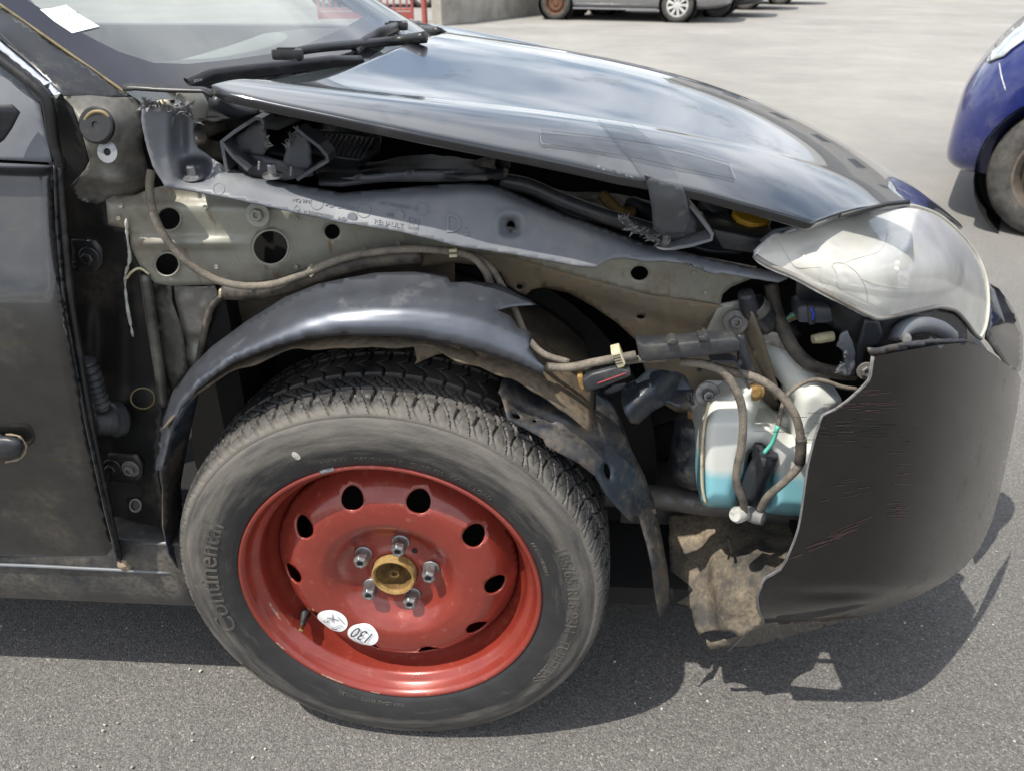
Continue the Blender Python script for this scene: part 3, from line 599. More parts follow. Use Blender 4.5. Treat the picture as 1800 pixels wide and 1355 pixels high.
# moulding rings and worn patches on the sidewall
ring = np.zeros_like(rr)
for q in (.226, .2285, .231): ring = np.maximum(ring, .0007*groove(rr-q, .0006))
r2 = rr-dep
X = r2*np.cos(tt); Z = r2*np.sin(tt); Yv = yy+ring*(yy < .05)
V = np.stack([X, Yv, Z], -1).reshape(-1, 3); n2 = len(prof)
F = [(i*n2+k, ((i+1) % NT)*n2+k, ((i+1) % NT)*n2+k+1, i*n2+k+1) for i in range(NT) for k in range(n2-1)]
def tyre_mat():
    m = mat('dusty_tyre_rubber', (.024, .024, .025), .62, 0, 0, var=.2)
    t = m.node_tree; L = t.links.new; b = t.nodes['Principled BSDF']; n = t.nodes.new
    tcn = n('ShaderNodeTexCoord'); sx = n('ShaderNodeSeparateXYZ'); L(tcn.outputs['Object'], sx.inputs[0])
    # polar coordinates: dust lies in smears round the sidewall
    x2 = n('ShaderNodeMath'); x2.operation = 'ARCTAN2'; L(sx.outputs[2], x2.inputs[0]); L(sx.outputs[0], x2.inputs[1])
    cx = n('ShaderNodeCombineXYZ'); L(sx.outputs[0], cx.inputs[0]); L(sx.outputs[2], cx.inputs[1])
    ln = n('ShaderNodeVectorMath'); ln.operation = 'LENGTH'; L(cx.outputs[0], ln.inputs[0])
    c2 = n('ShaderNodeCombineXYZ'); L(x2.outputs[0], c2.inputs[0])
    rs = n('ShaderNodeMath'); rs.operation = 'MULTIPLY'; rs.inputs[1].default_value = 22; L(ln.outputs['Value'], rs.inputs[0]); L(rs.outputs[0], c2.inputs[1]); L(sx.outputs[1], c2.inputs[2])
    nz_ = n('ShaderNodeTexNoise'); nz_.inputs['Scale'].default_value = 3.2; nz_.inputs['Detail'].default_value = 8; nz_.inputs['Roughness'].default_value = .65; L(c2.outputs[0], nz_.inputs['Vector'])
    # dust amount by radius: clean near the rim, heavy at mid sidewall and shoulder
    fc = n('ShaderNodeFloatCurve'); cu = fc.mapping.curves[0]; pts = [(0, .18), (.22, .28), (.40, .45), (.55, .85), (.72, .78), (.80, 1), (.90, .55), (1, .35)]
    cu.points[0].location = pts[0]; cu.points[1].location = pts[-1]
    for p in pts[1:-1]: cu.points.new(*p)
    fc.mapping.update()
    mr = n('ShaderNodeMapRange'); mr.inputs[1].default_value = .215; mr.inputs[2].default_value = .326; L(ln.outputs['Value'], mr.inputs[0]); L(mr.outputs[0], fc.inputs['Value'])
    # less at the bottom of the tyre (wet by road), heavier at upper and left
    ad = n('ShaderNodeMath'); ad.operation = 'MULTIPLY_ADD'; L(fc.outputs[0], ad.inputs[0]); ad.inputs[1].default_value = .50; L(nz_.outputs[0], ad.inputs[2])
    up = n('ShaderNodeMapRange'); up.inputs[1].default_value = -.3; up.inputs[2].default_value = .3; up.inputs[3].default_value = -.14; up.inputs[4].default_value = .06; L(sx.outputs[2], up.inputs[0])
    a3 = n('ShaderNodeMath'); a3.operation = 'ADD'; L(ad.outputs[0], a3.inputs[0]); L(up.outputs[0], a3.inputs[1])
    m2 = n('ShaderNodeMapRange'); m2.inputs[1].default_value = .66; m2.inputs[2].default_value = 1.10; m2.inputs[4].default_value = .72; L(a3.outputs[0], m2.inputs[0])
    old = b.inputs['Base Color'].links[0].from_socket
    mm = n('ShaderNodeMix'); mm.data_type = 'RGBA'; L(m2.outputs[0], mm.inputs[0]); L(old, mm.inputs[6]); mm.inputs[7].default_value = (.185, .168, .145, 1)
    L(mm.outputs[2], b.inputs['Base Color'])
    r3 = n('ShaderNodeMapRange'); r3.inputs[3].default_value = .5; r3.inputs[4].default_value = .9; L(m2.outputs[0], r3.inputs[0]); L(r3.outputs[0], b.inputs['Roughness'])
    n4 = n('ShaderNodeTexNoise'); n4.inputs['Scale'].default_value = 240; n4.inputs['Detail'].default_value = 5; L(tcn.outputs['Object'], n4.inputs['Vector'])
    bp = n('ShaderNodeBump'); bp.inputs['Strength'].default_value = .18; bp.inputs['Distance'].default_value = .003; L(n4.outputs[0], bp.inputs['Height']); L(bp.outputs[0], b.inputs['Normal'])
    return m
m_tyre = tyre_mat()
tyre = obj('tyre', mesh('tyre', V.tolist(), F), m_tyre, whl)
bm = bmesh.new(); bm.from_mesh(tyre.data); bmesh.ops.recalc_face_normals(bm, faces=bm.faces); bm.to_mesh(tyre.data); bm.free(); tyre.data.polygons.foreach_set('use_smooth', [True]*len(tyre.data.polygons)); edgesplit(tyre, 42)
m_letter = mat('raised_rubber', (.060, .056, .050), .75, 0, 0, dirt=((.17, .15, .125), .3, 40))
def sidewall_text(s, size, r0, deg0, ext=.0007, stretch=1., outline=False):
    """clockwise text with its top outwards; deg0 = start angle"""
    def f(x, y, z):
        a = R(deg0)-x*stretch/r0; r = r0+y; yv = np.interp(r, prof[:26, 0], prof[:26, 1])
        return (r*math.cos(a), yv-.0002-ext*(1 if z > 0 else -1), r*math.sin(a))
    return lettering('sidewall_lettering', s, size, ext, f, m_letter, whl)
sidewall_text('Continental', .043, .252, 200, .0009, 1.02)
sidewall_text('185/65 R16 93H  TUBELESS', .024, .262, 24, .0008, 1.0)
sidewall_text('205 R 16   DESIGN   05 R   TUBELESS   EXTRA LOAD', .0105, .2345, 108, .0005, 1.0)
sidewall_text('E4 0248038 024 S', .0085, .2345, 28, .0005, 1.0)
sidewall_text('MAX LOAD 650KG (1433LBS)', .0085, .2345, -88, .0005, 1.0)
# rim: pressed steel disc with ten vent holes
def disc_y(r):
    return np.interp(r, [0, .037, .040, .046, .062, .070, .080, .092, .106, .125, .142, .154, .166, .176, .186], [.040, .040, .042, .046, .048, .046, .038, .024, .0160, .0150, .0165, .0215, .032, .046, .062])
from functools import lru_cache
_rs = np.linspace(0, .19, 400); _ys = disc_y(_rs); _k = np.exp(-np.linspace(-2, 2, 21)**2); _k /= _k.sum(); _yp = np.r_[np.full(10, _ys[0]), _ys, np.full(10, _ys[-1])]; _ysm = np.convolve(_yp, _k, 'valid')
def disc_d(p): return np.interp(np.hypot(p[:, 0], p[:, 1]), _rs, _ysm)
hol = [circle(.1535*math.cos(R(72+36*k)), .1535*math.sin(R(72+36*k)), .0152, .0172, 22, R(72+36*k)) for k in range(10)]
ndeg = [78, 78+72, 78+144, 78+216, 78+288]
disc = sheet('rim_disc', circle(0, 0, .186, n=110), disc_d, m_red, whl, holes=hol+[circle(0, 0, .034, n=40)], step=.0052, thick=.0032, mp=lambda a, b, d: Vector((a, d, b)))
lathe('rim_flange', [(.2245, -.006), (.2252, .001), (.2240, .0052), (.2210, .0062), (.2178, .0040), (.2152, -.002), (.2128, -.011), (.2090, -.0165), (.2030, -.020), (.2005, -.026), (.1995, -.040), (.1955, -.052), (.1885, -.060), (.1850, -.066), (.1850, -.12), (.200, -.16)], m_red, whl, seg=128, sharp=70)
# wheel bolts, hub, valve, balance weight, stickers
for a in ndeg:
    x, z = .0545*math.cos(R(a)), .0545*math.sin(R(a)); d = float(np.interp(.0545, _rs, _ysm))
    b_ = bolt('wheel_bolt', (x, d-.001, z), .0112, .025, m_steel, whl, washer=1.2)
    bevel(b_, .0008, 2)
lathe('locating_hole', [(.0045, .001), (.004, .0015), (0, .0015)], m_black, whl, center=(.048*math.cos(R(50)), float(np.interp(.048, _rs, _ysm)), .048*math.sin(R(50))), seg=14)
lathe('hub_cup', [(.0335, -.05), (.0335, -.027), (.0315, -.0235), (.0290, -.0245), (.0275, -.030)], m_rust, whl, seg=40, sharp=50)
lathe('hub_inside', [(.0275, -.030), (.0250, -.044), (.0190, -.052), (.011, -.054), (.0095, -.050), (.0088, -.036), (.0075, -.033), (.0048, -.033), (.0045, -.038), (0, -.038)], mat('dark_rust', (.13, .075, .022), .75, .2, 0, dirt=((.35, .2, .05), .3, 80), bump=(400, .5)), whl, seg=40, sharp=50)
vx = .1865; va = R(214)
vp = Vector((vx*math.cos(va), .046, vx*math.sin(va)))
vd = Vector((math.cos(va)*-.10, -1, math.sin(va)*.10)).normalized()
lathe('valve_stem', [(.0085, 0), (.0085, .004), (.0055, .009), (.0052, .024), (.0040, .027)], m_seal, whl, center=vp, axis=vd, seg=16)
lathe('valve_tip', [(.0038, .024), (.0038, .036), (.0022, .037), (0, .037)], m_brass, whl, center=vp, axis=vd, seg=14)
a0_, a1_ = R(110.5), R(105)
wv = []; wf = []
for i in range(8):
    a = a0_+(a1_-a0_)*i/7
    for r, y in ((.2145, .0125), (.2175, -.001), (.2225, -.0065), (.2262, -.003), (.2262, .004)): wv.append((r*math.cos(a), y, r*math.sin(a)))
for i in range(7):
    for k in range(4): wf.append((i*5+k, i*5+k+1, (i+1)*5+k+1, (i+1)*5+k))
solid(obj('balance_weight', mesh('balance_weight', wv, wf), m_steel, whl), .0015, 0)
def dsurf(x, z, lift): return Vector((x, float(np.interp(math.hypot(x, z), _rs, _ysm))-lift, z))
# sticker centres measured on the disc
MW = wm(whl)
def on_disc(px, py):
    o = MW.inverted() @ CAM; d = MW.to_3x3().inverted() @ ray(px, py); y = .02
    for _ in range(6):
        q = o+d*((y-o.y)/d.y); y = float(np.interp(math.hypot(q.x, q.z), _rs, _ysm))
    return q
for (px, py, kind_) in ((584, 1091, 'jack'), (638, 1116, 'speed')):
    c = on_disc(px, py); rs_ = .0245
    st = sheet('round_sticker', circle(c.x, c.z, rs_, n=40), 0., m_white, whl, step=.003, thick=0, mp=lambda a, b, d: dsurf(a, b, .0006)); st['label'] = 'round white sticker with a black number' if kind_ == 'speed' else 'round white sticker with a crossed-out drawing'
    rot = R(152); cs, sn = math.cos(rot), math.sin(rot)
    def mk(s, size, ox, oy, m_, c=c, cs=cs, sn=sn, sx=1., sh=0.):
        Vt, Ft = text_geo(s, size, 0, 4); w_ = max(v.x for v in Vt)
        pts = []
        for v in Vt:
            x = (v.x-w_/2)*sx+sh*v.y+ox; y = v.y+oy; pts.append(dsurf(c.x+x*cs-y*sn, c.z+x*sn+y*cs, .0024))
        return obj('sticker_print', mesh('sticker_print', pts, Ft), m_, st, smooth=False)
    if kind_ == 'speed':
        mk('130', .036, 0, -.013, m_ink, sx=.62, sh=.12); mk('MAX', .007, 0, .0165, m_inkg); mk('km/h', .006, 0, -.0205, m_inkg)
    else:
        def line(x0, y0, x1, y1, wd, m_=m_ink):
            d = Vector((x1-x0, y1-y0)); n_ = Vector((-d.y, d.x)).normalized()*wd/2
            q = [dsurf(c.x+a, c.z+b, .0018) for a, b in ((x0+n_.x, y0+n_.y), (x1+n_.x, y1+n_.y), (x1-n_.x, y1-n_.y), (x0-n_.x, y0-n_.y))]
            obj('sticker_print', mesh('sticker_print', q, [(0, 1, 2, 3)]), m_, st, smooth=False)
        line(-.007, .0085, .0115, .0045, .0012); line(.0035, .0165, .0015, -.001, .0012)
        for dx, dy in ((-.010, .002), (.001, -.014)):       # two little wheel-bolt drawings
            for x0, y0, x1, y1, wd in ((-.0045, -.003, .006, .005, .0008), (-.0010, -.006, .0085, .0015, .0008), (-.0045, -.003, -.001, -.006, .0018), (.006, .005, .0085, .0015, .0008), (.006, .0045, .0125, .0095, .0008), (.0085, .0015, .0145, .0065, .0008), (.0125, .0095, .0145, .0065, .0008), (.0015, -.004, .0045, -.0018, .0022)):
                line(dx+x0, dy+y0, dx+x1, dy+y1, wd, m_inkg if wd < .001 else m_ink)
        line(.0105, .0115, .0195, -.002, .0018, m_inkg)
def polar_patch(name, pts, mt, n=10):
    """small patch on the wheel; pts = (angle0, angle1, r0, y0, r1, y1)"""
    a0, a1, r0, y0, r1, y1 = pts; V = []; rn = random.Random(int(a0*10))
    for i in range(n+1):
        a = R(a0+(a1-a0)*i/n); j = rn.uniform(-.0008, .0008); tt_ = math.sin(math.pi*i/n)**.5
        rm = (r0+r1)/2; V += [((rm+(r0-rm)*tt_+j)*math.cos(a), y0, (rm+(r0-rm)*tt_+j)*math.sin(a)), ((rm+(r1-rm)*tt_+j)*math.cos(a), y1, (rm+(r1-rm)*tt_+j)*math.sin(a))]
    return obj(name, mesh(name, V, [(2*i, 2*i+1, 2*i+3, 2*i+2) for i in range(n)]), mt, whl)
m_scrape = mat('rim_scrape', (.33, .22, .16), .7, 0, 0, dirt=((.17, .05, .035), .5, 120)); m_mark = mat('paint_mark', (.62, .60, .54), .7, 0, 0, dirt=((.12, .11, .1), .4, 90))
polar_patch('rim_scrape', (196, 207, .2040, .0190, .2075, .0172), m_scrape); polar_patch('rim_scrape', (236, 246, .2205, -.0066, .2185, -.0052), m_scrape); polar_patch('rim_scrape', (258, 262, .2212, -.0067, .2195, -.006), m_scrape); polar_patch('rim_scrape', (212, 217, .2210, -.0067, .2185, -.0052), m_scrape)
polar_patch('tyre_mark', (112, 114.3, .256, -.0141, .270, -.0150), m_mark); polar_patch('tyre_scrape', (214, 226, .3035, -.0072, .297, -.0094), mat('scraped_rubber', (.20, .175, .13), .85, 0, 0, dirt=((.05, .05, .05), .5, 60)))
obj.local = False
# brake drum / dark space behind the wheel holes
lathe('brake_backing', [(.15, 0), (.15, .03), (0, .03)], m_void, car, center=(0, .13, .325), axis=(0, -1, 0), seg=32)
# ------------------------------------------------------------------ wheel arch: liner seen from outside, torn fender lip, front mudguard
def liner(name, a0, a1, r, y0, y1, mt, n=60, m=10, rag=.0, bulge=.02):
    V = []; F = []
    for i in range(n+1):
        a = R(a0+(a1-a0)*i/n)
        for k in range(m+1):
            t = k/m; y = y0+(y1-y0)*t+(rag*noise.noise(Vector((a*9, 0, 3))) if k == 0 else 0)
            rr_ = r+bulge*math.sin(t*math.pi)*.5+.006*noise.noise(Vector((a*4, t*3, 1)))
            V.append((rr_*math.cos(a), y, .325+rr_*math.sin(a)))
    for i in range(n):
        for k in range(m): F.append((i*(m+1)+k, (i+1)*(m+1)+k, (i+1)*(m+1)+k+1, i*(m+1)+k+1))
    return solid(obj(name, mesh(name, V, F), mt, parent=car), .003, 0)
liner('wheel_arch_liner', 44, 138, .392, .012, .30, m_liner, rag=.02)
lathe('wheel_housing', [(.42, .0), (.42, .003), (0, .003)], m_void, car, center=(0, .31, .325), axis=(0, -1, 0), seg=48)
FEN = [(273, 825), (277, 787), (283, 737), (304, 686), (333, 648), (373, 609), (433, 565), (500, 523), (560, 499), (600, 490), (660, 480), (733, 477), (785, 484), (792, 497), (833, 495), (880, 500), (907, 516), (930, 527), (944, 536), (900, 540), (874, 546), (897, 556), (905, 566), (911, 577), (919, 578), (933, 584), (936, 594), (930, 610), (937, 622), (945, 635), (959, 646), (953, 659), (930, 650), (888, 634), (840, 618), (800, 607), (740, 597), (700, 592), (600, 590), (540, 597), (478, 613), (407, 641), (350, 683), (322, 716), (299, 766), (284, 828)]
up_ = np.array([(277, 800), (283, 737), (304, 686), (333, 648), (373, 609), (433, 565), (500, 523), (560, 499), (600, 490), (660, 480), (733, 477), (800, 480), (870, 495), (960, 540), (1010, 590)], float)
lo_ = np.array([(284, 828), (299, 766), (322, 716), (350, 683), (407, 641), (478, 613), (540, 597), (600, 590), (700, 592), (740, 597), (800, 607), (840, 618), (888, 634), (930, 650), (1000, 690)], float)
def fend_d(p):
    a = segdist(p, up_, False); b = segdist(p, lo_, False); t = a/(a+b+1e-6)          # 0 upper edge .. 1 lower lip
    prof_ = np.interp(t, [0, .15, .35, .6, .8, .93, 1.0], [.062, .046, .022, -.002, -.012, -.014, -.006])
    xx = np.clip((p[:, 0]-280)/680, 0, 1)
    return prof_+.010-.004*np.sin(xx*3.1)+.012*np.clip((360-p[:, 0])/80, 0, 1)
fen = sheet('fender_remnant', FEN, fend_d, m_fend, car, step=9, thick=.0012, wob=.0015, wobs=14, rag=.0)
# ragged dusty edge and flaps hanging behind the lip
sheet('liner_flap', [(724, 597), (733, 632), (728, 641), (742, 634), (765, 624), (806, 617), (816, 605), (790, 596)], .03, m_liner, car, step=8, thick=.002, wob=.004)
sheet('liner_flap', [(833, 615), (842, 630), (853, 637), (870, 634), (884, 630), (900, 622), (870, 605)], .03, m_liner, car, step=8, thick=.002, wob=.004)
# rear return of the liner, hanging behind the tyre
sheet('liner_rear_edge', [(284, 828), (287, 852), (287, 925), (298, 973), (314, 1000), (324, 1016), (336, 1004), (322, 930), (318, 850), (330, 780), (350, 690), (322, 718), (300, 768)], [(284, 828, .03), (300, 770, .015), (350, 690, .03), (318, 850, .11), (287, 925, .04), (322, 930, .10), (314, 1000, .05), (336, 1004, .09)], m_pdirt, car, step=9, thick=.002)
MUD = [(885, 668), (900, 655), (935, 660), (1000, 667), (1040, 672), (1075, 700), (1095, 745), (1108, 785), (1133, 833), (1150, 882), (1163, 941), (1172, 990), (1176, 1020), (1177, 1060), (1166, 1076), (1161, 1090), (1157, 1068), (1152, 1040), (1147, 995), (1140, 961), (1130, 926), (1124, 908), (1118, 903), (1111, 918), (1100, 908), (1086, 893), (1067, 872), (1047, 837), (1021, 816), (994, 801), (960, 784), (955, 771), (921, 750), (893, 736), (888, 713), (878, 690)]
sheet('mudguard', MUD, [(885, 668, .035), (940, 660, .10), (1040, 672, .14), (893, 736, .005), (960, 784, .0), (1047, 837, .01), (1000, 730, .035), (1095, 745, .10), (1133, 833, .09), (1080, 830, .035), (1111, 918, .03), (1163, 941, .085), (1150, 990, .04), (1177, 1060, .08), (1161, 1090, .055)], m_pdirt, car, holes=[circle(908, 730, 8, 5, 14, .3), circle(1068, 829, 6, 15, 16, -.25), circle(940, 739, 4, 3, 10)], step=9, thick=.0025, wob=.003, wobs=18, fn=lambda p: .008*np.exp(-((p[:, 1]-.45*p[:, 0]-305)/9)**2))
# ------------------------------------------------------------------ inner wing and apron
def bump2(p, cx, cy, rx, ry, h, k=4): return h*np.exp(-(((p[:, 0]-cx)/rx)**k+((p[:, 1]-cy)/ry)**k))
WING = [(186, 352), (200, 345), (238, 343), (262, 333), (330, 320), (600, 350), (900, 400), (1100, 430), (1250, 455), (1330, 470), (1322, 490), (1285, 505), (1270, 518), (1266, 541), (1230, 533), (1150, 520), (1050, 495), (960, 470), (900, 452), (860, 448), (800, 440), (740, 447), (650, 462), (560, 484), (470, 503), (400, 500), (300, 503), (272, 498), (262, 486), (247, 470), (232, 440), (226, 404), (190, 395)]
def wing_fn(p):
    d = bump2(p, 330, 427, 95, 9, -.012)+bump2(p, 470, 433, 44, 44, -.004)+bump2(p, 453, 380, 20, 20, -.006)+bump2(p, 296, 384, 28, 28, -.003)
    d += .02/(1+np.exp(-(p[:, 1]-(348+.02*p[:, 0]))/-5))       # rolled top edge
    return d
sheet('inner_wing', WING, [(186, 360, .075), (250, 350, .085), (300, 420, .10), (300, 500, .105), (600, 380, .11), (600, 470, .125), (900, 420, .11), (900, 450, .12), (1150, 450, .10), (1150, 515, .115), (1320, 480, .11), (1266, 535, .12)], m_prim, car, holes=[circle(297, 385, 21, 20, 24), circle(294, 465, 21, 20, 24), circle(476, 435, 31, 30, 30), circle(584, 408, 13.5, 13.5, 20), circle(1124, 481, 15.5, 13, 20)], step=8, thick=.0022, fn=wing_fn)
for (cx, cy, rr_, dd) in ((297, 385, 21.5, .096), (294, 465, 21.5, .1), (476, 435, 31.5, .104)):
    tube('hole_flange', [(x, y, dd) for x, y in circle(cx, cy, rr_, rr_*.97, 16)]+[(cx+rr_, cy, dd)], .0016, m_prim, car, n=3, seg=6, cap=False)
bolt('wing_bolt', P(453, 378, .094), .0085, .008, m_prim, car, axis=(.05, -1, .2), washer=1.9)
AP = [(740, 447), (800, 440), (860, 448), (900, 452), (960, 470), (1050, 495), (1150, 520), (1266, 538), (1315, 546), (1322, 565), (1330, 600), (1345, 640), (1363, 688), (1372, 718), (1335, 727), (1250, 726), (1190, 724), (1150, 700), (1130, 640), (1117, 598), (1083, 567), (1043, 540), (1000, 516), (955, 506), (935, 509), (924, 519), (908, 512), (890, 500), (880, 480), (856, 468), (792, 462), (740, 470)]
sheet('wheel_arch_apron', AP, [(740, 455, .135), (860, 455, .135), (960, 480, .13), (955, 506, .14), (1050, 500, .125), (1043, 540, .15), (1150, 525, .125), (1117, 598, .15), (1266, 545, .125), (1200, 600, .15), (1315, 560, .14), (1345, 640, .16), (1200, 700, .19), (1363, 700, .19)], m_apron, car, holes=[circle(913, 505, 6, 5, 12), circle(1126, 558, 7.5, 4, 14)], step=9, thick=.003, wob=.002, fn=lambda p: bump2(p, 1170, 590, 6, 60, -.006)+bump2(p, 1230, 590, 5, 50, -.006)+.006*np.tanh((p[:, 1]-(.28*(p[:, 0]-1000)+510))/6)*((p[:, 0] > 950)))
# flange plate with the bolt at the end of the wing
sheet('wing_end_plate', [(1240, 585), (1258, 548), (1266, 535), (1300, 528), (1312, 545), (1312, 575), (1300, 592), (1268, 598)], .118, m_prim, car, step=8, thick=.003, fn=lambda p: bump2(p, 1292, 566, 14, 14, -.006))
bolt('plate_bolt', P(1293, 566, .108), .009, .008, m_dsteel, car, axis=(0, -1, .2), washer=1.9)
# diagonal stay running down beside the washer tank
sheet('diagonal_stay', [(1312, 545), (1320, 549), (1340, 600), (1362, 675), (1370, 700), (1362, 702), (1340, 660), (1318, 610), (1306, 575)], [(1312, 545, .10), (1370, 700, .12), (1306, 575, .12), (1340, 660, .14)], m_apron, car, step=8, thick=.004)
sheet('wing_hole_shade', [(215, 350), (700, 400), (1000, 460), (1000, 480), (700, 450), (560, 478), (300, 495), (240, 470)], .16, m_void, car, step=30, thick=.003)  # black sheet standing for the shade seen through the wing holes
for (x, y, d) in ((212, 362, .079), (208, 384, .081), (350, 345, .096), (520, 470, .118), (640, 440, .116), (700, 430, .114), (380, 470, .102), (360, 365, .1), (520, 385, .104), (1180, 500, .112), (1100, 470, .108), (1240, 515, .114), (1220, 480, .106)):
    lathe('spot_weld', [(.0032, -.001), (.0030, .0006), (.0018, .0009), (.0012, .0003), (0, .0002)], m_prim, car, center=P(x, y, d-.002), axis=(0, -1, .15), seg=14)
# dark and dirty space above the liner at the left of the wing
sheet('bulkhead', [(250, 470), (300, 500), (480, 500), (600, 470), (800, 440), (800, 520), (600, 560), (420, 620), (340, 680), (290, 720), (268, 600)], .20, m_liner, car, step=14, thick=.003, wob=.01, wobs=10)
sheet('heat_shield', [(306, 505), (375, 503), (380, 520), (372, 560), (352, 600), (350, 640), (335, 655), (330, 620), (320, 570), (312, 530)], .15, m_alu, car, step=6, thick=.0015, wob=.012, wobs=35)
sheet('inner_bracket', [(268, 500), (300, 500), (302, 530), (316, 570), (326, 620), (330, 650), (300, 690), (285, 640), (275, 560)], .13, m_worn, car, step=9, thick=.002, wob=.003)
# ------------------------------------------------------------------ A-pillar, hinge pillar, sill
APL = [(-500, -340), (-60, -32), (0, 9), (100, 78), (206, 152), (216, 160), (250, 182), (252, 215), (250, 260), (262, 300), (272, 330), (240, 342), (200, 345), (186, 352), (170, 360), (140, 352), (125, 330), (150, 300), (158, 285), (150, 255), (138, 215), (128, 188), (104, 160), (60, 118), (0, 68), (-60, 10), (-500, -260)]
def apl_fn(p):
    return bump2(p, 175, 222, 30, 30, -.004)+bump2(p, 215, 315, 60, 16, -.014, 2)+.0*p[:, 0]
apl_d = tps([(-500, -300, .25), (-60, -20, .16), (0, 10, .15), (0, 66, .09), (100, 80, .135), (104, 158, .065), (206, 152, .12), (128, 190, .06), (250, 200, .12), (180, 250, .055), (230, 250, .09), (160, 330, .075), (262, 320, .12), (200, 345, .08)])
sheet('a_pillar', [(-500, -340), (-60, -32), (0, 9), (100, 78), (206, 152), (216, 160), (234, 171), (200, 172), (160, 168), (112, 170), (104, 160), (60, 118), (0, 68), (-60, 10), (-500, -260)], apl_d, m_pill, car, step=9, thick=.003)
sheet('scuttle_side', [(112, 170), (160, 168), (200, 172), (234, 171), (250, 182), (252, 215), (250, 260), (262, 300), (272, 330), (240, 342), (200, 345), (186, 352), (170, 360), (140, 352), (125, 330), (150, 300), (158, 285), (150, 255), (138, 215), (128, 188)], apl_d, m_worn, car, step=9, thick=.003, fn=apl_fn)
lathe('rubber_plug', [(.021, -.002), (.021, .003), (.019, .0045), (.004, .0045), (.0035, .003), (0, .003)], m_seal, car, center=P(171, 221, .052), axis=(-.05, -1, .35), seg=28)
tube('plug_sealant', [(x, y, .052) for x, y in circle(172, 222, 24.5, 25.5, 14)]+[(196.5, 222, .052)], .0022, mat('plug_ring', (.23, .17, .08), .6), car, n=3, seg=6, cap=False)
lathe('washer', [(.0125, 0), (.0125, .003), (.0045, .003), (.0045, -.001)], m_steel, car, center=P(191, 268, .050), axis=(-.05, -1, .3), seg=24)
lathe('screw_hole', [(.0044, .0025), (.003, .001), (0, .001)], m_black, car, center=P(191, 268, .050), axis=(-.05, -1, .3), seg=14)
m_slnt = mat('old_sealant', (.20, .155, .075), .6, 0, 0, dirt=((.08, .06, .03), .4, 60))
tube('windscreen_sealant', [(-60, -31, .152), (0, 9, .147), (100, 79, .133), (206, 153, .117), (220, 164, .115)], .0018, m_slnt, car, seg=6)
HP = [(95, 160), (128, 190), (150, 260), (158, 300), (140, 345), (186, 352), (190, 395), (226, 404), (232, 440), (247, 472), (262, 490), (270, 560), (292, 690), (284, 740), (276, 800), (278, 840), (290, 900), (300, 970), (325, 1010), (205, 1010), (150, 850), (110, 600), (85, 300)]
sheet('hinge_pillar', HP, [(95, 160, .075), (150, 260, .075), (140, 345, .09), (226, 404, .10), (262, 490, .11), (110, 400, .11), (110, 600, .12), (270, 560, .115), (285, 720, .12), (180, 850, .13), (278, 840, .10), (250, 950, .10), (205, 1010, .12), (320, 1005, .10)], m_dark, car, holes=[circle(238, 888, 8, 9, 16)], step=10, thick=.003, fn=lambda p: bump2(p, 250, 700, 26, 20, -.006)+bump2(p, 238, 888, 20, 20, -.004)+bump2(p, 190, 620, 28, 90, .015))
tube('drain_hole_lip', [(x, y, .098) for x, y in circle(238, 888, 9.5, 10.5, 12)]+[(247.5, 888, .098)], .0018, m_prim, car, n=3, seg=6, cap=False)
tube('pillar_plug_ring', [(x, y, .106) for x, y in circle(251, 700, 21, 18, 14)]+[(272, 700, .106)], .0012, m_slnt, car, n=3, seg=6, cap=False)
# pale sealant runs and the rolled channel beside the pillar
m_cream2 = mat('pale_sealant', (.52, .52, .48), .6, 0, 0, dirt=((.1, .09, .08), .4, 60))
tube('sealant_run', [(222, 385, .078), (224, 420, .084), (228, 455, .092), (220, 490, .10), (224, 540, .105), (234, 592, .108)], .0022, m_cream2, car, seg=6, rf=lambda t: .35+.8*abs(math.sin(t*13+math.sin(t*41))))
tube('sealant_run', [(222, 490, .096), (232, 478, .094), (246, 472, .094), (262, 482, .098)], .0018, m_cream, car, seg=6)
tube('pillar_channel', [(255, 482, .10), (266, 560, .104), (280, 650, .106), (288, 712, .106)], .0075, m_worn, car, seg=12)
def hinge(o, y):
    sheet('door_hinge', o, y, m_dark, car, step=8, thick=.008)
hinge([(125, 422), (168, 424), (178, 440), (178, 465), (168, 478), (128, 476)], .07); bolt('hinge_bolt', P(158, 452, .068), .0085, .01, m_dark, car, washer=1.6)
hinge([(190, 798), (240, 800), (250, 815), (250, 838), (238, 848), (192, 846)], .075); bolt('hinge_bolt', P(230, 823, .073), .0085, .01, m_dsteel, car, washer=1.6); bolt('hinge_bolt', P(198, 820, .073), .0085, .01, m_dark, car, washer=1.6)
# corrugated gaiter of the door loom
m_gait = mat('gaiter_rubber', (.038, .040, .045), .5, 0, 0, dirt=((.14, .13, .12), .2, 30))
gt = tube('loom_gaiter', [(150, 634, .072), (163, 665, .078), (170, 690, .083), (180, 716, .088)], .0115, m_gait, car, n=16, seg=14, rf=lambda t: 1+.22*math.sin(t*2*math.pi*8))
lathe('gaiter_socket', [(.010, .03), (.017, .026), (.021, .012), (.022, 0), (.026, -.002), (.026, -.014), (.02, -.02)], m_gait, car, center=P(196, 738, .10), axis=(-.55, -.75, .25), seg=28)
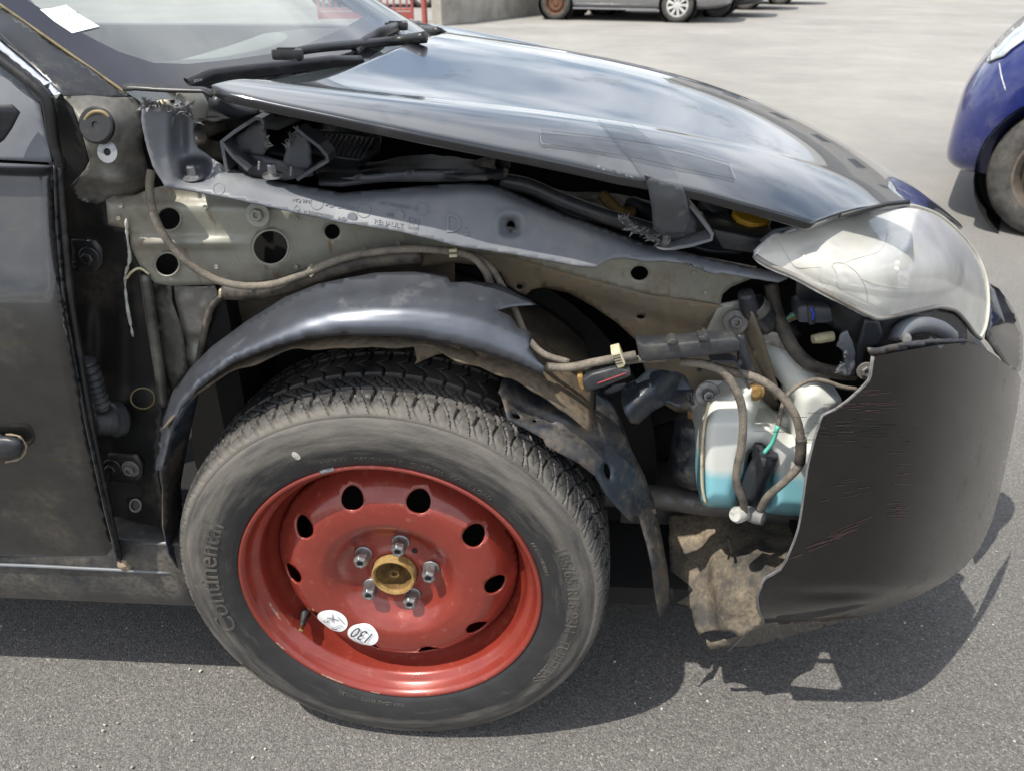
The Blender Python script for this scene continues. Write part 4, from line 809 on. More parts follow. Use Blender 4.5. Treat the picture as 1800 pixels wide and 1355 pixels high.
# sill
sv = []; sxs = np.linspace(-1.6, -.31, 30); spf = [(.16, .345), (.062, .350), (.054, .343), (.050, .31), (.052, .26), (.060, .225), (.075, .213), (.16, .218)]
spf = catmull(spf, 3)
for x in sxs:
    for (y, z) in spf: sv.append((x, y, z+(.0)))
ns = len(spf); sf = [(i*ns+k, i*ns+k+1, (i+1)*ns+k+1, (i+1)*ns+k) for i in range(len(sxs)-1) for k in range(ns-1)]
m_sill = mat('dusty_sill', (.030, .033, .038), .4, .2, .3, dirt=((.16, .14, .11), .38, 10), coatr=.3)
sill = obj('sill', mesh('sill', sv, sf), m_sill, car); solid(sill, .003, 0)
tube('sill_edge', [(-300, 986, .045), (0, 992, .045), (160, 999, .046), (300, 1006, .05)], .003, m_plast, car, seg=6)
# ------------------------------------------------------------------ door
DOOR = [(-620, 250), (-300, 272), (0, 287), (70, 290), (96, 292), (100, 400), (113, 540), (150, 740), (185, 900), (207, 985), (204, 991), (0, 986), (-300, 978), (-700, 965)]
def door_d(p):
    b = tps([(-600, 270, .055), (0, 290, .062), (96, 292, .066), (-600, 530, -.008), (0, 530, .0), (113, 540, .008), (0, 410, .030), (100, 410, .036), (-600, 700, -.012), (0, 700, .0), (140, 700, .01), (-600, 980, .05), (0, 985, .045), (205, 985, .05)])(p)
    return b
door = sheet('door', DOOR, door_d, m_door, car, step=9, thick=.0012, curl=(.008, 11))
def strip(name, a, b, ya, yb, mt, thick=.004, parent=None, fn=None, step=9):
    """band between two pixel polylines at depths ya, yb"""
    A = np.array(a, float); B = np.array(b, float); ol = list(a)+list(b)[::-1]
    def d(p):
        da, db = segdist(p, A, False), segdist(p, B, False); t = da/(da+db+1e-6); return ya+(yb-ya)*t+(fn(t) if fn else 0)
    return sheet(name, ol, d, mt, parent or car, step=step, thick=thick)
m_strip = mat('door_edge_strip', (.035, .037, .042), .38, .1, .2, dirt=((.12, .11, .09), .3, 25))
strip('door_shut_face', [(96, 292), (100, 400), (113, 540), (150, 740), (185, 900), (207, 985)], [(108, 300), (121, 400), (134, 540), (168, 740), (198, 900), (216, 985)], .018, .06, m_strip, thick=.0015, step=6)
tube('door_edge_seal', [(103, 296, .03), (112, 400, .028), (126, 540, .028), (160, 740, .03), (193, 900, .04), (212, 984, .05)], .0042, m_seal, car, seg=8)
sail = sheet('mirror_sail', [(-300, -120), (-60, 60), (0, 112), (40, 148), (70, 182), (78, 225), (86, 262), (90, 286), (0, 281), (-60, 276), (-300, 268)], [(-300, 100, .06), (0, 120, .075), (0, 280, .035), (88, 284, .045), (70, 190, .06)], m_plast, door, step=12, thick=.004)
sheet('mirror_foot', [(-120, 180), (0, 192), (28, 190), (36, 198), (22, 226), (8, 246), (0, 252), (-120, 262)], [(-120, 220, -.05), (0, 200, .02), (34, 196, .035), (0, 250, .02)], m_pblk, door, step=8, thick=.01)
sheet('window_glass', [(-400, -260), (-60, 10), (0, 62), (60, 118), (98, 160), (72, 180), (40, 146), (0, 110), (-60, 58), (-400, -180)], .085, m_glassd, door, step=14, thick=.004)
strip('window_trim', [(-400, -225), (-60, 20), (0, 73), (60, 123), (107, 165)], [(-400, -205), (-60, 40), (0, 91), (55, 136), (98, 175)], .062, .058, m_chrome, .006, door)
tube('window_seal', [(-300, -110, .065), (-60, 52, .062), (0, 104, .058), (60, 150, .055), (84, 182, .055), (94, 250, .055), (104, 296, .055)], .007, m_seal, door, seg=8)
sheet('pillar_gap_trim', [(70, 180), (100, 170), (118, 196), (124, 260), (112, 300), (92, 292), (84, 240)], .082, m_void, car, step=10, thick=.004)
sheet('door_moulding', [(-620, 752), (-200, 760), (10, 765), (34, 770), (43, 785), (34, 802), (10, 808), (-200, 806), (-620, 800)], -.012, m_pblk, door, step=9, thick=.008, curl=(.008, 6))
tube('moulding_dirt', [(10, 763, -.001), (34, 767, -.001), (46, 785, .0), (36, 805, -.001), (10, 812, -.001)], .0016, m_tan, door, seg=6, rf=lambda t: .5+.7*abs(math.sin(t*17)))
# ------------------------------------------------------------------ plastic fender support rail
RAIL = [(250, 195), (258, 176), (266, 190), (279, 191), (291, 187), (300, 196), (309, 186), (319, 181), (335, 187), (341, 210), (341, 235), (348, 260), (367, 278), (392, 290), (430, 302), (450, 314), (500, 322), (553, 330), (600, 339), (640, 336), (700, 331), (770, 325), (833, 321), (877, 326), (933, 352), (1000, 380), (1067, 403), (1133, 428), (1190, 440), (1250, 455), (1325, 471), (1375, 479), (1384, 487), (1370, 494), (1320, 488), (1270, 479), (1258, 482), (1237, 475), (1216, 466), (1195, 461), (1165, 458), (1135, 460), (1120, 456), (1095, 453), (1072, 456), (1059, 462), (1047, 470), (1020, 468), (1000, 465), (900, 447), (798, 432), (760, 421), (700, 407), (600, 391), (500, 369), (400, 347), (330, 334), (290, 328), (270, 292), (258, 252), (250, 215)]
r_top = np.array([(341, 235), (367, 278), (392, 290), (430, 302), (500, 322), (553, 330), (600, 339), (700, 331), (833, 321), (877, 326), (933, 352), (1000, 380), (1133, 428), (1250, 455), (1375, 479)], float)
def rail_d(p):
    b = tps([(250, 195, .05), (335, 190, .085), (270, 290, .045), (340, 260, .09), (300, 325, .05), (400, 300, .085), (400, 345, .05), (600, 340, .075), (600, 390, .05), (833, 322, .075), (860, 430, .045), (1000, 380, .075), (1000, 460, .04), (1133, 430, .07), (1200, 460, .05), (1250, 456, .06), (1380, 487, .07)])(p)
    t = segdist(p, r_top, False)
    b = b+.018*np.exp(-(t/9)**2)*(p[:, 0] > 390)             # ledge turning in along the top
    b += bump2(p, 897, 398, 25, 25, -.004, 6)+bump2(p, 897, 398, 17, 17, .016, 4)   # screw boss
    b += bump2(p, 345, 298, 26, 18, .035, 4)                    # pocket with the first screw
    b += bump2(p, 315, 235, 14, 40, .02, 4)
    b += bump2(p, 300, 262, 12, 60, -.004, 2)
    return b
rail = sheet('fender_support', RAIL, rail_d, m_plast, car, holes=[circle(898, 397, 7, 8, 14)], step=6.5, thick=.0028, rag=.5)
RD = tps([(300, 325, .05), (400, 345, .05), (600, 370, .056), (600, 390, .05), (830, 360, .055), (860, 430, .045), (1000, 450, .045)])
def rail_text(s, px, py, size, slope=.12, sx=1.):
    """raised moulded lettering on the rail's face; size in pixels"""
    def f(x, y, z):
        q = (px+x*size*sx, py+x*size*sx*slope-y*size); d = float(rail_d(np.array([q]))[0]); p = P(q[0], q[1], d); n = (CAM-p).normalized(); return p+n*(.0005 if z <= 0 else .0014)
    return lettering('moulded_lettering', s, 1., .1, f, m_glyph, rail)
rail_text('MQ 974', 514, 354, 9); rail_text('>UP GF 20<', 571, 363, 10, .13); rail_text('1LE63220002R', 532, 375, 9, .17); rail_text('IND', 594, 386, 8)
rail_text('AIS 90126000 1R', 665, 359, 10, .17); rail_text('IND', 680, 380, 8); rail_text('RENAULT', 657, 393, 12, .16); rail_text('D', 782, 408, 46, .05, .85); rail_text('2', 815, 414, 25, .05)
for (x, y, r_) in ((619, 383, 8), (702, 379, 8)):
    lathe('moulded_boss', [(.0062, -.001), (.006, .0015), (0, .0018)], m_plast, rail, center=P(x, y, float(rail_d(np.array([[x, y]]))[0])), axis=(-.03, -.95, .3), seg=20)
for (x, y, r_) in ((557, 358, 11), (640, 371, 12), (742, 368, 11), (385, 333, 10), (1120, 437, 9)):
    tube('moulded_ring', [(a, b, float(rail_d(np.array([[a, b]]))[0])-.0002) for a, b in circle(x, y, r_, r_, 14)+[(x+r_, y)]], .0005, m_glyph, rail, n=2, seg=5, cap=False)
tube('moulded_emblem', [(a, b, float(rail_d(np.array([[a, b]]))[0])-.0002) for a, b in ((517, 367), (522, 361), (527, 368), (522, 375), (517, 367))], .0006, m_glyph, rail, n=1, seg=5)
tube('moulded_emblem', [(a, b, float(rail_d(np.array([[a, b]]))[0])-.0002) for a, b in ((720, 383), (737, 386), (735, 405), (718, 402), (720, 383))], .0006, m_glyph, rail, n=1, seg=5)
for q in (((722, 393), (727, 386), (731, 394)), ((726, 395), (731, 387), (735, 396)), ((720, 399), (734, 402))):
    tube('moulded_emblem', [(a, b, float(rail_d(np.array([[a, b]]))[0])-.0002) for a, b in q], .0006, m_glyph, rail, n=1, seg=5)
fibres('torn_fibres', [(252, 186, .05), (270, 186, .055), (300, 192, .06), (330, 186, .08), (336, 215, .085)], m_torn, rail, 110, .016)
fibres('torn_fibres', [(1090, 385, .05), (1110, 400, .05), (1140, 415, .05), (1165, 430, .05)], m_torn, rail, 110, .014)
fibres('torn_fibres', [(1195, 462, .045), (1216, 467, .045), (1240, 475, .05), (1262, 481, .055)], m_torn, rail, 36, .007)
sheet('foam_insert', [(272, 190), (276, 178), (290, 178), (295, 188), (292, 194), (276, 196)], .07, m_cream, rail, step=5, thick=.01)
def flange_screw(px, py, y, h=.012):
    lathe('screw_flange', [(.013, 0), (.0125, .0022), (.007, .0035), (0, .0035)], m_steel, rail, center=P(px, py, y), axis=(0, -.12, 1), seg=22)
    bolt('screw', P(px, py, y)+Vector((0, 0, .003)), .0055, h, m_steel, rail, axis=(0, -.1, 1), washer=0, sock=False)
flange_screw(339, 313, .075); flange_screw(480, 310, .085); flange_screw(1169, 432, .06, .014)
# broken square clips standing on the rail
def frame_px(name, pts, r, closed=False, mt=None, parent=None):
    o = tube(name, pts, r, mt or m_plast, parent or rail, n=4, seg=6); return o
m_clip = mat('clip_plastic', (.05, .055, .065), .42, 0, 0, dirt=((.15, .14, .13), .2, 20))
def bar(name, pts, wd, y0, y1, mt, parent, thick=.003):
    """flat strip following pixel points, its width running into depth"""
    V = []; F = []
    q = [np.array(p, float) for p in pts]
    for p in q: V += [P(p[0], p[1], y0), P(p[0], p[1], y0)+Vector((0, y1-y0, 0))]
    F = [(2*i, 2*i+2, 2*i+3, 2*i+1) for i in range(len(q)-1)]
    o = obj(name, mesh(name, V, F), mt, parent, smooth=False); return solid(o, thick, 0)
bar('clip_frame', [(398, 300), (392, 265), (389, 250), (412, 232), (448, 209), (460, 210), (462, 218)], 0, .085, .125, m_clip, rail, .004)
bar('clip_frame', [(389, 251), (410, 277), (436, 300)], 0, .083, .12, m_clip, rail, .004)
sheet('clip_web', [(412, 243), (440, 222), (458, 212), (466, 232), (471, 256), (466, 268), (462, 274), (440, 270), (414, 264)], .11, m_clip, rail, step=7, thick=.004, rag=1)
bar('clip_frame', [(522, 228), (536, 240), (560, 258), (574, 274), (576, 284), (548, 300), (522, 317)], 0, .085, .12, m_clip, rail, .004)
sheet('clip_web', [(498, 285), (503, 262), (512, 243), (521, 232), (540, 244), (546, 262), (548, 290), (540, 300), (505, 294)], .11, m_clip, rail, step=7, thick=.004, rag=1)
sheet('clip_base', [(414, 264), (462, 274), (480, 280), (498, 285), (548, 290), (550, 310), (500, 318), (450, 312), (420, 302)], .12, m_clip, rail, step=9, thick=.006)
fibres('torn_fibres', [(503, 262, .105), (513, 243, .105), (524, 230, .1), (540, 244, .1)], m_torn, rail, 44, .010)
fibres('torn_fibres', [(450, 210, .1), (462, 214, .1), (468, 240, .105), (471, 262, .105)], m_torn, rail, 30, .008)
for a, b in (((456, 284), (455, 300)), ((512, 293), (511, 310)), ((305, 205), (297, 238))):
    tube('rib', [(a[0], a[1], .08), (b[0], b[1], .078)], .0016, m_torn, rail, seg=6)
# front bracket with the tongue of the tape
bar('bracket_frame', [(1213, 362), (1232, 385), (1252, 412), (1250, 422), (1215, 432), (1180, 438)], 0, .05, .085, m_plast, rail, .004)
sheet('bracket_web', [(1196, 352), (1214, 362), (1228, 390), (1224, 410), (1200, 420), (1180, 425), (1172, 400)], .07, m_clip, rail, step=8, thick=.004)
# ------------------------------------------------------------------ hood
ek = [((370, 147), .05), ((400, 171), .03), ((500, 190), .02), ((633, 213), .01), ((770, 239), .003), ((900, 265), .0), ((1010, 288), .0), ((1113, 312), .0), ((1203, 333), .008), ((1320, 365), .02), ((1430, 394), .04)]
kk = [((470, 141), .17), ((540, 144), .17), ((640, 155), .17), ((800, 182), .18), ((1040, 213), .2), ((1200, 238), .22), ((1400, 285), .27), ((1500, 309), .31), ((1560, 325), .36)]
E3 = np.array([P(*q, y) for q, y in ek]); K3 = np.array([P(*q, y) for q, y in kk])
FR = np.array([P(*q, y) for q, y in (((1430, 394), .04), ((1510, 377), .16), ((1590, 357), .29), ((1622, 354), .35))])
far = np.array([P(*q, 1.69) for q in ((760, 42), (860, 63), (958, 83), (1060, 106), (1162, 138), (1300, 183))])
ridge = np.array([P(*q, 1.28) for q in ((830, 66), (1000, 101), (1130, 136), (1300, 192))])
nose = np.array([P(1668, 398, .48), P(1700, 430, .53), P(1560, 300, .95), P(1600, 332, .80)])
ykx = lambda x: np.interp(x, K3[:, 0], K3[:, 1]); SL = .16
def crease(x, y): return -SL*np.maximum(0, ykx(x)-y)-.10*np.maximum(0, y-(1.72-ykx(x)))
pts_ = np.r_[E3, K3, FR, far, ridge, nose]; pts_ = np.r_[pts_, [[-.1, .86, 1.012], [.3, .86, .975]]]
def _pb(x, y):
    y = (y-.86)/.86; x = (x-.4)/.6
    return np.stack([x**i*y**j for i in range(4) for j in range(5) if i+j <= 4], -1)
_A = _pb(pts_[:, 0], pts_[:, 1]); _w8 = np.r_[np.full(len(E3)+len(K3)+len(FR), 4.), np.full(len(pts_)-len(E3)-len(K3)-len(FR), 1.)]
_u8 = np.clip(pts_[:, 1]/np.maximum(ykx(pts_[:, 0]), .05), 0, 1); pts_ = pts_.copy(); pts_[:, 2] -= .05*_u8*(1-_u8)
_c8 = np.linalg.solve((_A*_w8[:, None]).T@_A+2e-3*np.eye(_A.shape[1]), (_A*_w8[:, None]).T@(pts_[:, 2]-crease(pts_[:, 0], pts_[:, 1])))
def hood_z(x, y):
    x = np.asarray(x, float).ravel(); y = np.asarray(y, float).ravel(); u_ = np.clip(y/np.maximum(ykx(x), .05), 0, 1); return _pb(x, y)@_c8+crease(x, y)+.05*u_*(1-u_)
yr = np.array([.05, .1, .2, .4, .8, .92, 1.32, 1.52, 1.62, 1.69]); xr = np.array([-.162, -.15, -.101, -.073, -.013, -.013, -.073, -.101, -.15, -.162])
yfr = np.array([.0, .04, .16, .29, .35, .42, .50, .62, .86]); xfr = np.array([.50, .527, FR[1][0], FR[2][0], FR[3][0], .86, .93, .985, 1.01])
yfr = np.r_[yfr, 1.72-yfr[::-1][1:]]; xfr = np.r_[xfr, xfr[::-1][1:]]
yex = np.array([E3[:, 0], E3[:, 1]])
NX, NY = 90, 130
V = []; F = []
tv = np.r_[np.linspace(0, .02, 4)[:-1], np.linspace(.02, .24, 40)[:-1], np.linspace(.24, 1, NY-42)]
for i in range(NX+1):
    s_ = i/NX
    xn = -.162+s_*(.527+.162); y0 = float(np.interp(xn, yex[0], yex[1]))
    y = y0+tv*(1.70-2*y0+.02); x = np.interp(y, yr, xr)*(1-s_)+np.interp(y, yfr, xfr)*s_
    if i == 0: pass
    z = hood_z(x, y); V += list(zip(x, y, z))
nyv = len(tv)
for i in range(NX):
    for k in range(nyv-1): F.append((i*nyv+k, i*nyv+k+1, (i+1)*nyv+k+1, (i+1)*nyv+k))
bm = bmesh.new(); bm.from_mesh(mesh('hood', V, F)); bmesh.ops.recalc_face_normals(bm, faces=bm.faces)
if sum(f.normal.z for f in bm.faces) < 0: bmesh.ops.reverse_faces(bm, faces=bm.faces)
hood = obj('hood', bm_mesh('hood', bm), m_paint, car); solid(hood, .012, -1)
m_ = hood.modifiers.new('rim', 'BEVEL'); m_.width = .0025; m_.segments = 2; m_.limit_method = 'ANGLE'; m_.angle_limit = R(60)
def on_hood(px, py, lift=.0006):
    d = ray(px, py); f = lambda t: (CAM+d*t).z-float(hood_z((CAM+d*t).x, (CAM+d*t).y)[0])
    lo, hi = .6, .6
    while f(hi) > 0 and hi < 3: hi += .02
    lo = hi-.02
    for _ in range(40):
        m = (lo+hi)/2
        if f(m) > 0: lo = m
        else: hi = m
    q = CAM+d*hi; return Vector((q.x, q.y, float(hood_z(q.x, q.y)[0])+lift))
def tape_mat(name, a):
    m = bpy.data.materials.new(name); m.use_nodes = True; t = m.node_tree; t.nodes.clear(); L = t.links.new
    tr = t.nodes.new('ShaderNodeBsdfTransparent'); tr.inputs[0].default_value = (.92, .93, .94, 1); pb = t.nodes.new('ShaderNodeBsdfPrincipled'); pb.inputs['Base Color'].default_value = (.10, .105, .11, 1); pb.inputs['Roughness'].default_value = .22
    mxs = t.nodes.new('ShaderNodeMixShader'); mxs.inputs[0].default_value = a; L(tr.outputs[0], mxs.inputs[1]); L(pb.outputs[0], mxs.inputs[2]); ou = t.nodes.new('ShaderNodeOutputMaterial'); L(mxs.outputs[0], ou.inputs[0]); return m
m_tape = tape_mat('clear_tape', .10); m_tedge = mat('tape_edge', (.07, .075, .082), .4); m_tpale = mat('tape_end', (.30, .30, .31), .5)
def tape(ol, lift, step=14):
    return sheet('adhesive_tape', ol, 0., m_tape, hood, step=step, thick=0, mp=lambda a, b, d: on_hood(a, b, lift))
tape([(949, 232), (1100, 250), (1200, 268), (1283, 291), (1293, 319), (1200, 300), (1100, 278), (953, 256)], .0013)
tape([(1051, 214), (1110, 222), (1150, 258), (1190, 312), (1130, 316), (1115, 290), (1080, 250)], .0022)
for e_, mm_ in (([(949, 232), (1100, 250), (1200, 268), (1283, 291)], m_tedge), ([(953, 256), (1100, 278), (1200, 300), (1293, 319)], m_tedge), ([(1051, 215), (1085, 250), (1117, 288), (1133, 316)], m_tedge), ([(1110, 223), (1150, 258), (1193, 313)], m_tedge), ([(949, 232), (950, 245), (953, 256), (970, 258)], m_tpale), ([(1283, 291), (1287, 305), (1293, 319)], m_tpale)):
    c_ = [on_hood(x, y, .0022) for x, y in e_]; tube('tape_edge', c_, .00024, mm_, hood, n=4, seg=5, px=False)
# tongue of dark tape from the hood edge down to the bracket
TO = [(1131, 308), (1200, 330), (1206, 345), (1212, 372), (1213, 395), (1206, 410), (1185, 414), (1165, 416), (1148, 404), (1146, 370), (1140, 335)]
m_tong = mat('dark_tape', (.060, .066, .075), .32, 0, .2, var=.1)
sheet('tape_tongue', TO, [(1131, 308, -.004), (1200, 330, .002), (1212, 372, .02), (1146, 370, .012), (1170, 414, .035), (1206, 410, .04), (1180, 360, .002)], m_tong, hood, step=8, thick=.001, wob=.002, wobs=40)
fibres('hood_edge_chips', [(1045, 293, .0), (1080, 303, .0), (1112, 312, .0)], m_torn, hood, 16, .0028)
# ------------------------------------------------------------------ scuttle, wipers, windscreen, cabin
def scr_pt(u, v):
    """windscreen surface: u 0 near pillar .. 1 far pillar, v 0 base .. 1 up"""
    n0 = P(208, 153, .125); n1 = P(-60, -32, .17); f0 = P(692, 43, 1.56); f1 = P(560, -36, 1.50)
    a = n0.lerp(n1, v*2.6); b = f0.lerp(f1, v*2.6); p = a.lerp(b, u); k = 4*u*(1-u)
    return p+Vector((.24*k*(1-.25*v), 0, -.005*k+.03*k*v))
NU, NV = 40, 30; V = [scr_pt(i/NU, j/NV-.06) for j in range(NV+1) for i in range(NU+1)]
F = [(j*(NU+1)+i, j*(NU+1)+i+1, (j+1)*(NU+1)+i+1, (j+1)*(NU+1)+i) for j in range(NV) for i in range(NU)]
def glass_mat():
    m = bpy.data.materials.new('windscreen_glass'); m.use_nodes = True; t = m.node_tree; t.nodes.clear(); L = t.links.new
    tr = t.nodes.new('ShaderNodeBsdfTransparent'); tr.inputs[0].default_value = (.72, .80, .76, 1); gl = t.nodes.new('ShaderNodeBsdfGlossy'); gl.inputs['Roughness'].default_value = .03
    df = t.nodes.new('ShaderNodeBsdfDiffuse'); df.inputs[0].default_value = (.5, .53, .53, 1)
    fr = t.nodes.new('ShaderNodeFresnel'); fr.inputs[0].default_value = 2.2
    m0 = t.nodes.new('ShaderNodeMixShader'); m0.inputs[0].default_value = .18; L(tr.outputs[0], m0.inputs[1]); L(df.outputs[0], m0.inputs[2])
    m1 = t.nodes.new('ShaderNodeMixShader'); L(fr.outputs[0], m1.inputs[0]); L(m0.outputs[0], m1.inputs[1]); L(gl.outputs[0], m1.inputs[2])
    ou = t.nodes.new('ShaderNodeOutputMaterial'); L(m1.outputs[0], ou.inputs[0]); return m
m_glass = glass_mat()
wsc = obj('windscreen', mesh('windscreen', V, F), m_glass, car)
# black printed border of the glass
m_frit = mat('black_glass_border', (.035, .034, .040), .12, 0, .6, var=.05)
def scr_px(px, py, lift):
    d = ray(px, py); best = None
    # iterate on the surface parameters
    u, v = .2, .1
    for _ in range(40):
        p = scr_pt(u, v); e = 1e-3; du = (scr_pt(u+e, v)-p)/e; dv_ = (scr_pt(u, v+e)-p)/e; n = du.cross(dv_)
        t = (p-CAM).dot(n)/d.dot(n); q = CAM+d*t; r_ = q-p
        A = np.array([[du.dot(du), du.dot(dv_)], [du.dot(dv_), dv_.dot(dv_)]]); bb = np.array([r_.dot(du), r_.dot(dv_)]); s_ = np.linalg.solve(A, bb); u += s_[0]; v += s_[1]
    p = scr_pt(u, v); return p+(CAM-p).normalized()*lift
BORD = [(-500, -345), (-60, -31), (0, 10), (100, 80), (205, 152), (330, 163), (480, 140), (640, 108), (712, 58), (692, 42), (660, 22), (640, 30), (600, 52), (540, 78), (470, 96), (400, 106), (330, 113), (270, 111), (210, 92), (170, 72), (110, 40), (50, 2), (0, -40), (-460, -360)]
sheet('glass_border', BORD, 0., m_frit, wsc, step=16, thick=0, mp=lambda a, b, d: scr_px(a, b, .002))
stk = sheet('paper_sticker', [(70, 17), (92, 15), (116, 9), (140, 26), (175, 47), (150, 53), (127, 59), (95, 38)], 0., m_white, wsc, step=8, thick=0, mp=lambda a, b, d: scr_px(a, b, .003))
def stick_text(s, px, py, size, slope, sx=1., m_2=m_inkg):
    def f(x, y, z): return scr_px(px+x*size*sx+y*size*.55, py+x*size*sx*slope-y*size*.75, .004)
    lettering('sticker_print', s, 1., 0., f, m_2, stk)
stick_text('DEKRA', 92, 22, 7, -.18, 1.); stick_text('CT 17/06/2026', 98, 33, 7.5, -.22, .85, m_ink); stick_text('-------- ---', 115, 43, 4.5, -.2); stick_text('----- ------ ---', 122, 51, 4.5, -.2)
# scuttle panel below the glass
m_scut = mat('scuttle_plastic', (.018, .018, .020), .5, 0, 0, dirt=((.09, .085, .08), .3, 14), bump=(300, .1))
V = []; F = []
for i in range(31):
    u = i/30; a = scr_pt(u, -.055); y = a.y; xx = float(np.interp(y, yr, xr))+.03
    b = Vector((xx, y, min(a.z-.005, float(hood_z(max(xx, -.16), y)[0])-.03))); V += [a+Vector((0, 0, -.004)), a.lerp(b, .5)+Vector((0, 0, -.02)), b]
F = [(3*i+k, 3*i+k+1, 3*i+k+4, 3*i+k+3) for i in range(30) for k in range(2)]
obj('scuttle_panel', mesh('scuttle_panel', V, F), m_scut, car)
strip('scuttle_trim', [(213, 149), (228, 146), (300, 150), (357, 153), (380, 160)], [(215, 158), (236, 156), (300, 160), (357, 160), (372, 170)], .11, .10, m_seal, .003)
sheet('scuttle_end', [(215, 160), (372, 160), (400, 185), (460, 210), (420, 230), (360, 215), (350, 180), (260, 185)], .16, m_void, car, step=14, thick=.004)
# wipers
def wiper(arm, blade, clip, parent=car):
    w_ = tube('wiper_arm', [Vector(p) for p in arm], .0075, m_wiper, parent, n=8, seg=8, px=False, rf=lambda t: .75+.6*t)
    q = [Vector(p) for p in blade]
    V = []; F = []; c = [Vector(x) for x in catmull(q, 8)]; nrm_ = Vector((.45, -.55, .7)).normalized(); L_ = len(c)
    for i, p in enumerate(c):
        t = i/(L_-1); hgt = .019*min(1, .45+3*t, .45+3*(1-t)); tdir = (c[min(i+1, L_-1)]-c[max(i-1, 0)]).normalized(); sd = tdir.cross(nrm_).normalized()
        for a, b in ((-.007, 0), (-.009, .35), (-.006, .75), (-.0025, 1), (.0025, 1), (.006, .75), (.009, .35), (.007, 0)): V.append(p+sd*a+nrm_*(hgt*b))
    for i in range(L_-1):
        for k in range(8): F.append((i*8+k, i*8+(k+1) % 8, (i+1)*8+(k+1) % 8, (i+1)*8+k))
    F += [tuple(range(8)), tuple((L_-1)*8+k for k in range(8))[::-1]]
    bl = obj('wiper_blade', mesh('wiper_blade', V, F), m_wiper, w_)
    cc = Vector(clip); box('blade_clip', cc-Vector((.022, .009, .006)), cc+Vector((.022, .009, .009)), m_wiper, w_, .004); box('clip_recess', cc+Vector((-.014, -.006, .0085)), cc+Vector((.011, .006, .0105)), m_black, w_, .002)
    return w_
def S_(px, py, lift): return scr_px(px, py, lift)
wb1 = [S_(330, 150, .010), S_(385, 139, .012), S_(480, 127, .014), S_(560, 117, .014), S_(634, 107, .012)]
w1 = wiper([S_(500, 96, .05), S_(560, 85, .052), S_(680, 74, .055), P(748, 66, .62)], wb1, S_(506, 98, .045))
lettering('blade_print', 'BOSCH', .007, .0, lambda x, y, z: tuple(P(341+x*1000*.62, 145-x*1000*.11-y*900, (wb1[0]).y-.022)), m_inkg, w1)
wiper([S_(695, 48, .04), P(730, 50, 1.2), P(770, 56, 1.05)], [S_(622, 92, .012), S_(650, 72, .012), S_(690, 54, .012), P(735, 42, 1.52)], S_(697, 48, .03))
sheet('far_cowl_corner', [(713, 37), (740, 41), (775, 50), (785, 57), (775, 62), (745, 58), (720, 48)], 1.3, m_pblk, car, step=10, thick=.01)
# cabin: dashboard, steering wheel, seats, far door, roof
m_dash = mat('dashboard_grey', (.16, .17, .165), .7, 0, 0, var=.05); m_seat = mat('seat_cloth', (.10, .10, .105), .9)
V = []; F = []
for i in range(21):
    y = .20+1.30*i/20
    for (x, z) in ((-.10, .95), (-.22, .965), (-.42, .97), (-.56, .955), (-.62, .90), (-.64, .70)): V.append((x-.10*abs(y-.86)**2, y, z+.02*math.exp(-((y-.5)/.18)**2)*(x < -.35)))
F = [(i*6+k, (i+1)*6+k, (i+1)*6+k+1, i*6+k+1) for i in range(20) for k in range(5)]
solid(obj('dashboard', mesh('dashboard', V, F), m_dash, car), .01)
lathe('steering_wheel', [(.185+.014*math.cos(a), .014*math.sin(a)) for a in [2*math.pi*k/12 for k in range(12)]], m_pblk, car, center=(-.78, .52, .93), axis=(-.9, 0, .42), seg=40, closed=True, sharp=80)
box('seat', (-1.6, .30, .45), (-1.1, .78, .62), m_seat, car, .05, 3); box('seat', (-1.75, .30, .55), (-1.55, .78, 1.2), m_seat, car, .06, 3)
box('cabin_floor', (-1.9, .12, .25), (-.3, 1.62, .29), m_void, car, .005); box('far_door', (-1.6, 1.62, .30), (-.3, 1.68, .97), m_pill, car, .015)
tube('far_pillar', [scr_pt(1, -.05)+Vector((0, .02, 0)), scr_pt(1, .5)+Vector((0, .02, 0)), scr_pt(1, 1)+Vector((0, .02, 0))], .03, m_pill, car, seg=8, px=False)
# ------------------------------------------------------------------ engine bay
box('engine_bay_wall', (-.28, .16, .28), (-.24, 1.5, .96), m_void, car, 0); box('bay_shade_back', (-.30, .62, .25), (.30, .66, .93), m_void, car, 0); box('bay_shade_back', (.301, .62, .25), (.50, .66, .86), m_void, car, 0); box('bay_shade_back', (.501, .62, .25), (.70, .66, .77), m_void, car, 0); box('bumper_light_block', (.54, .17, .235), (.84, 1.4, .26), m_void, car, .005)  # black backdrops stand for bay shade; unseen slab added to stop sun leaks
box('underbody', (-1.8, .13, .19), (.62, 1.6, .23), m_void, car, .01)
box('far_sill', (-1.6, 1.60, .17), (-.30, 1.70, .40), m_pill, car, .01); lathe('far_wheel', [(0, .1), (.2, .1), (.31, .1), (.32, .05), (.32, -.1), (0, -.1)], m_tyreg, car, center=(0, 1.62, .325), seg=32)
box('crossmember', (.36, .30, .20), (.70, 1.4, .30), m_dsteel, car, .01)
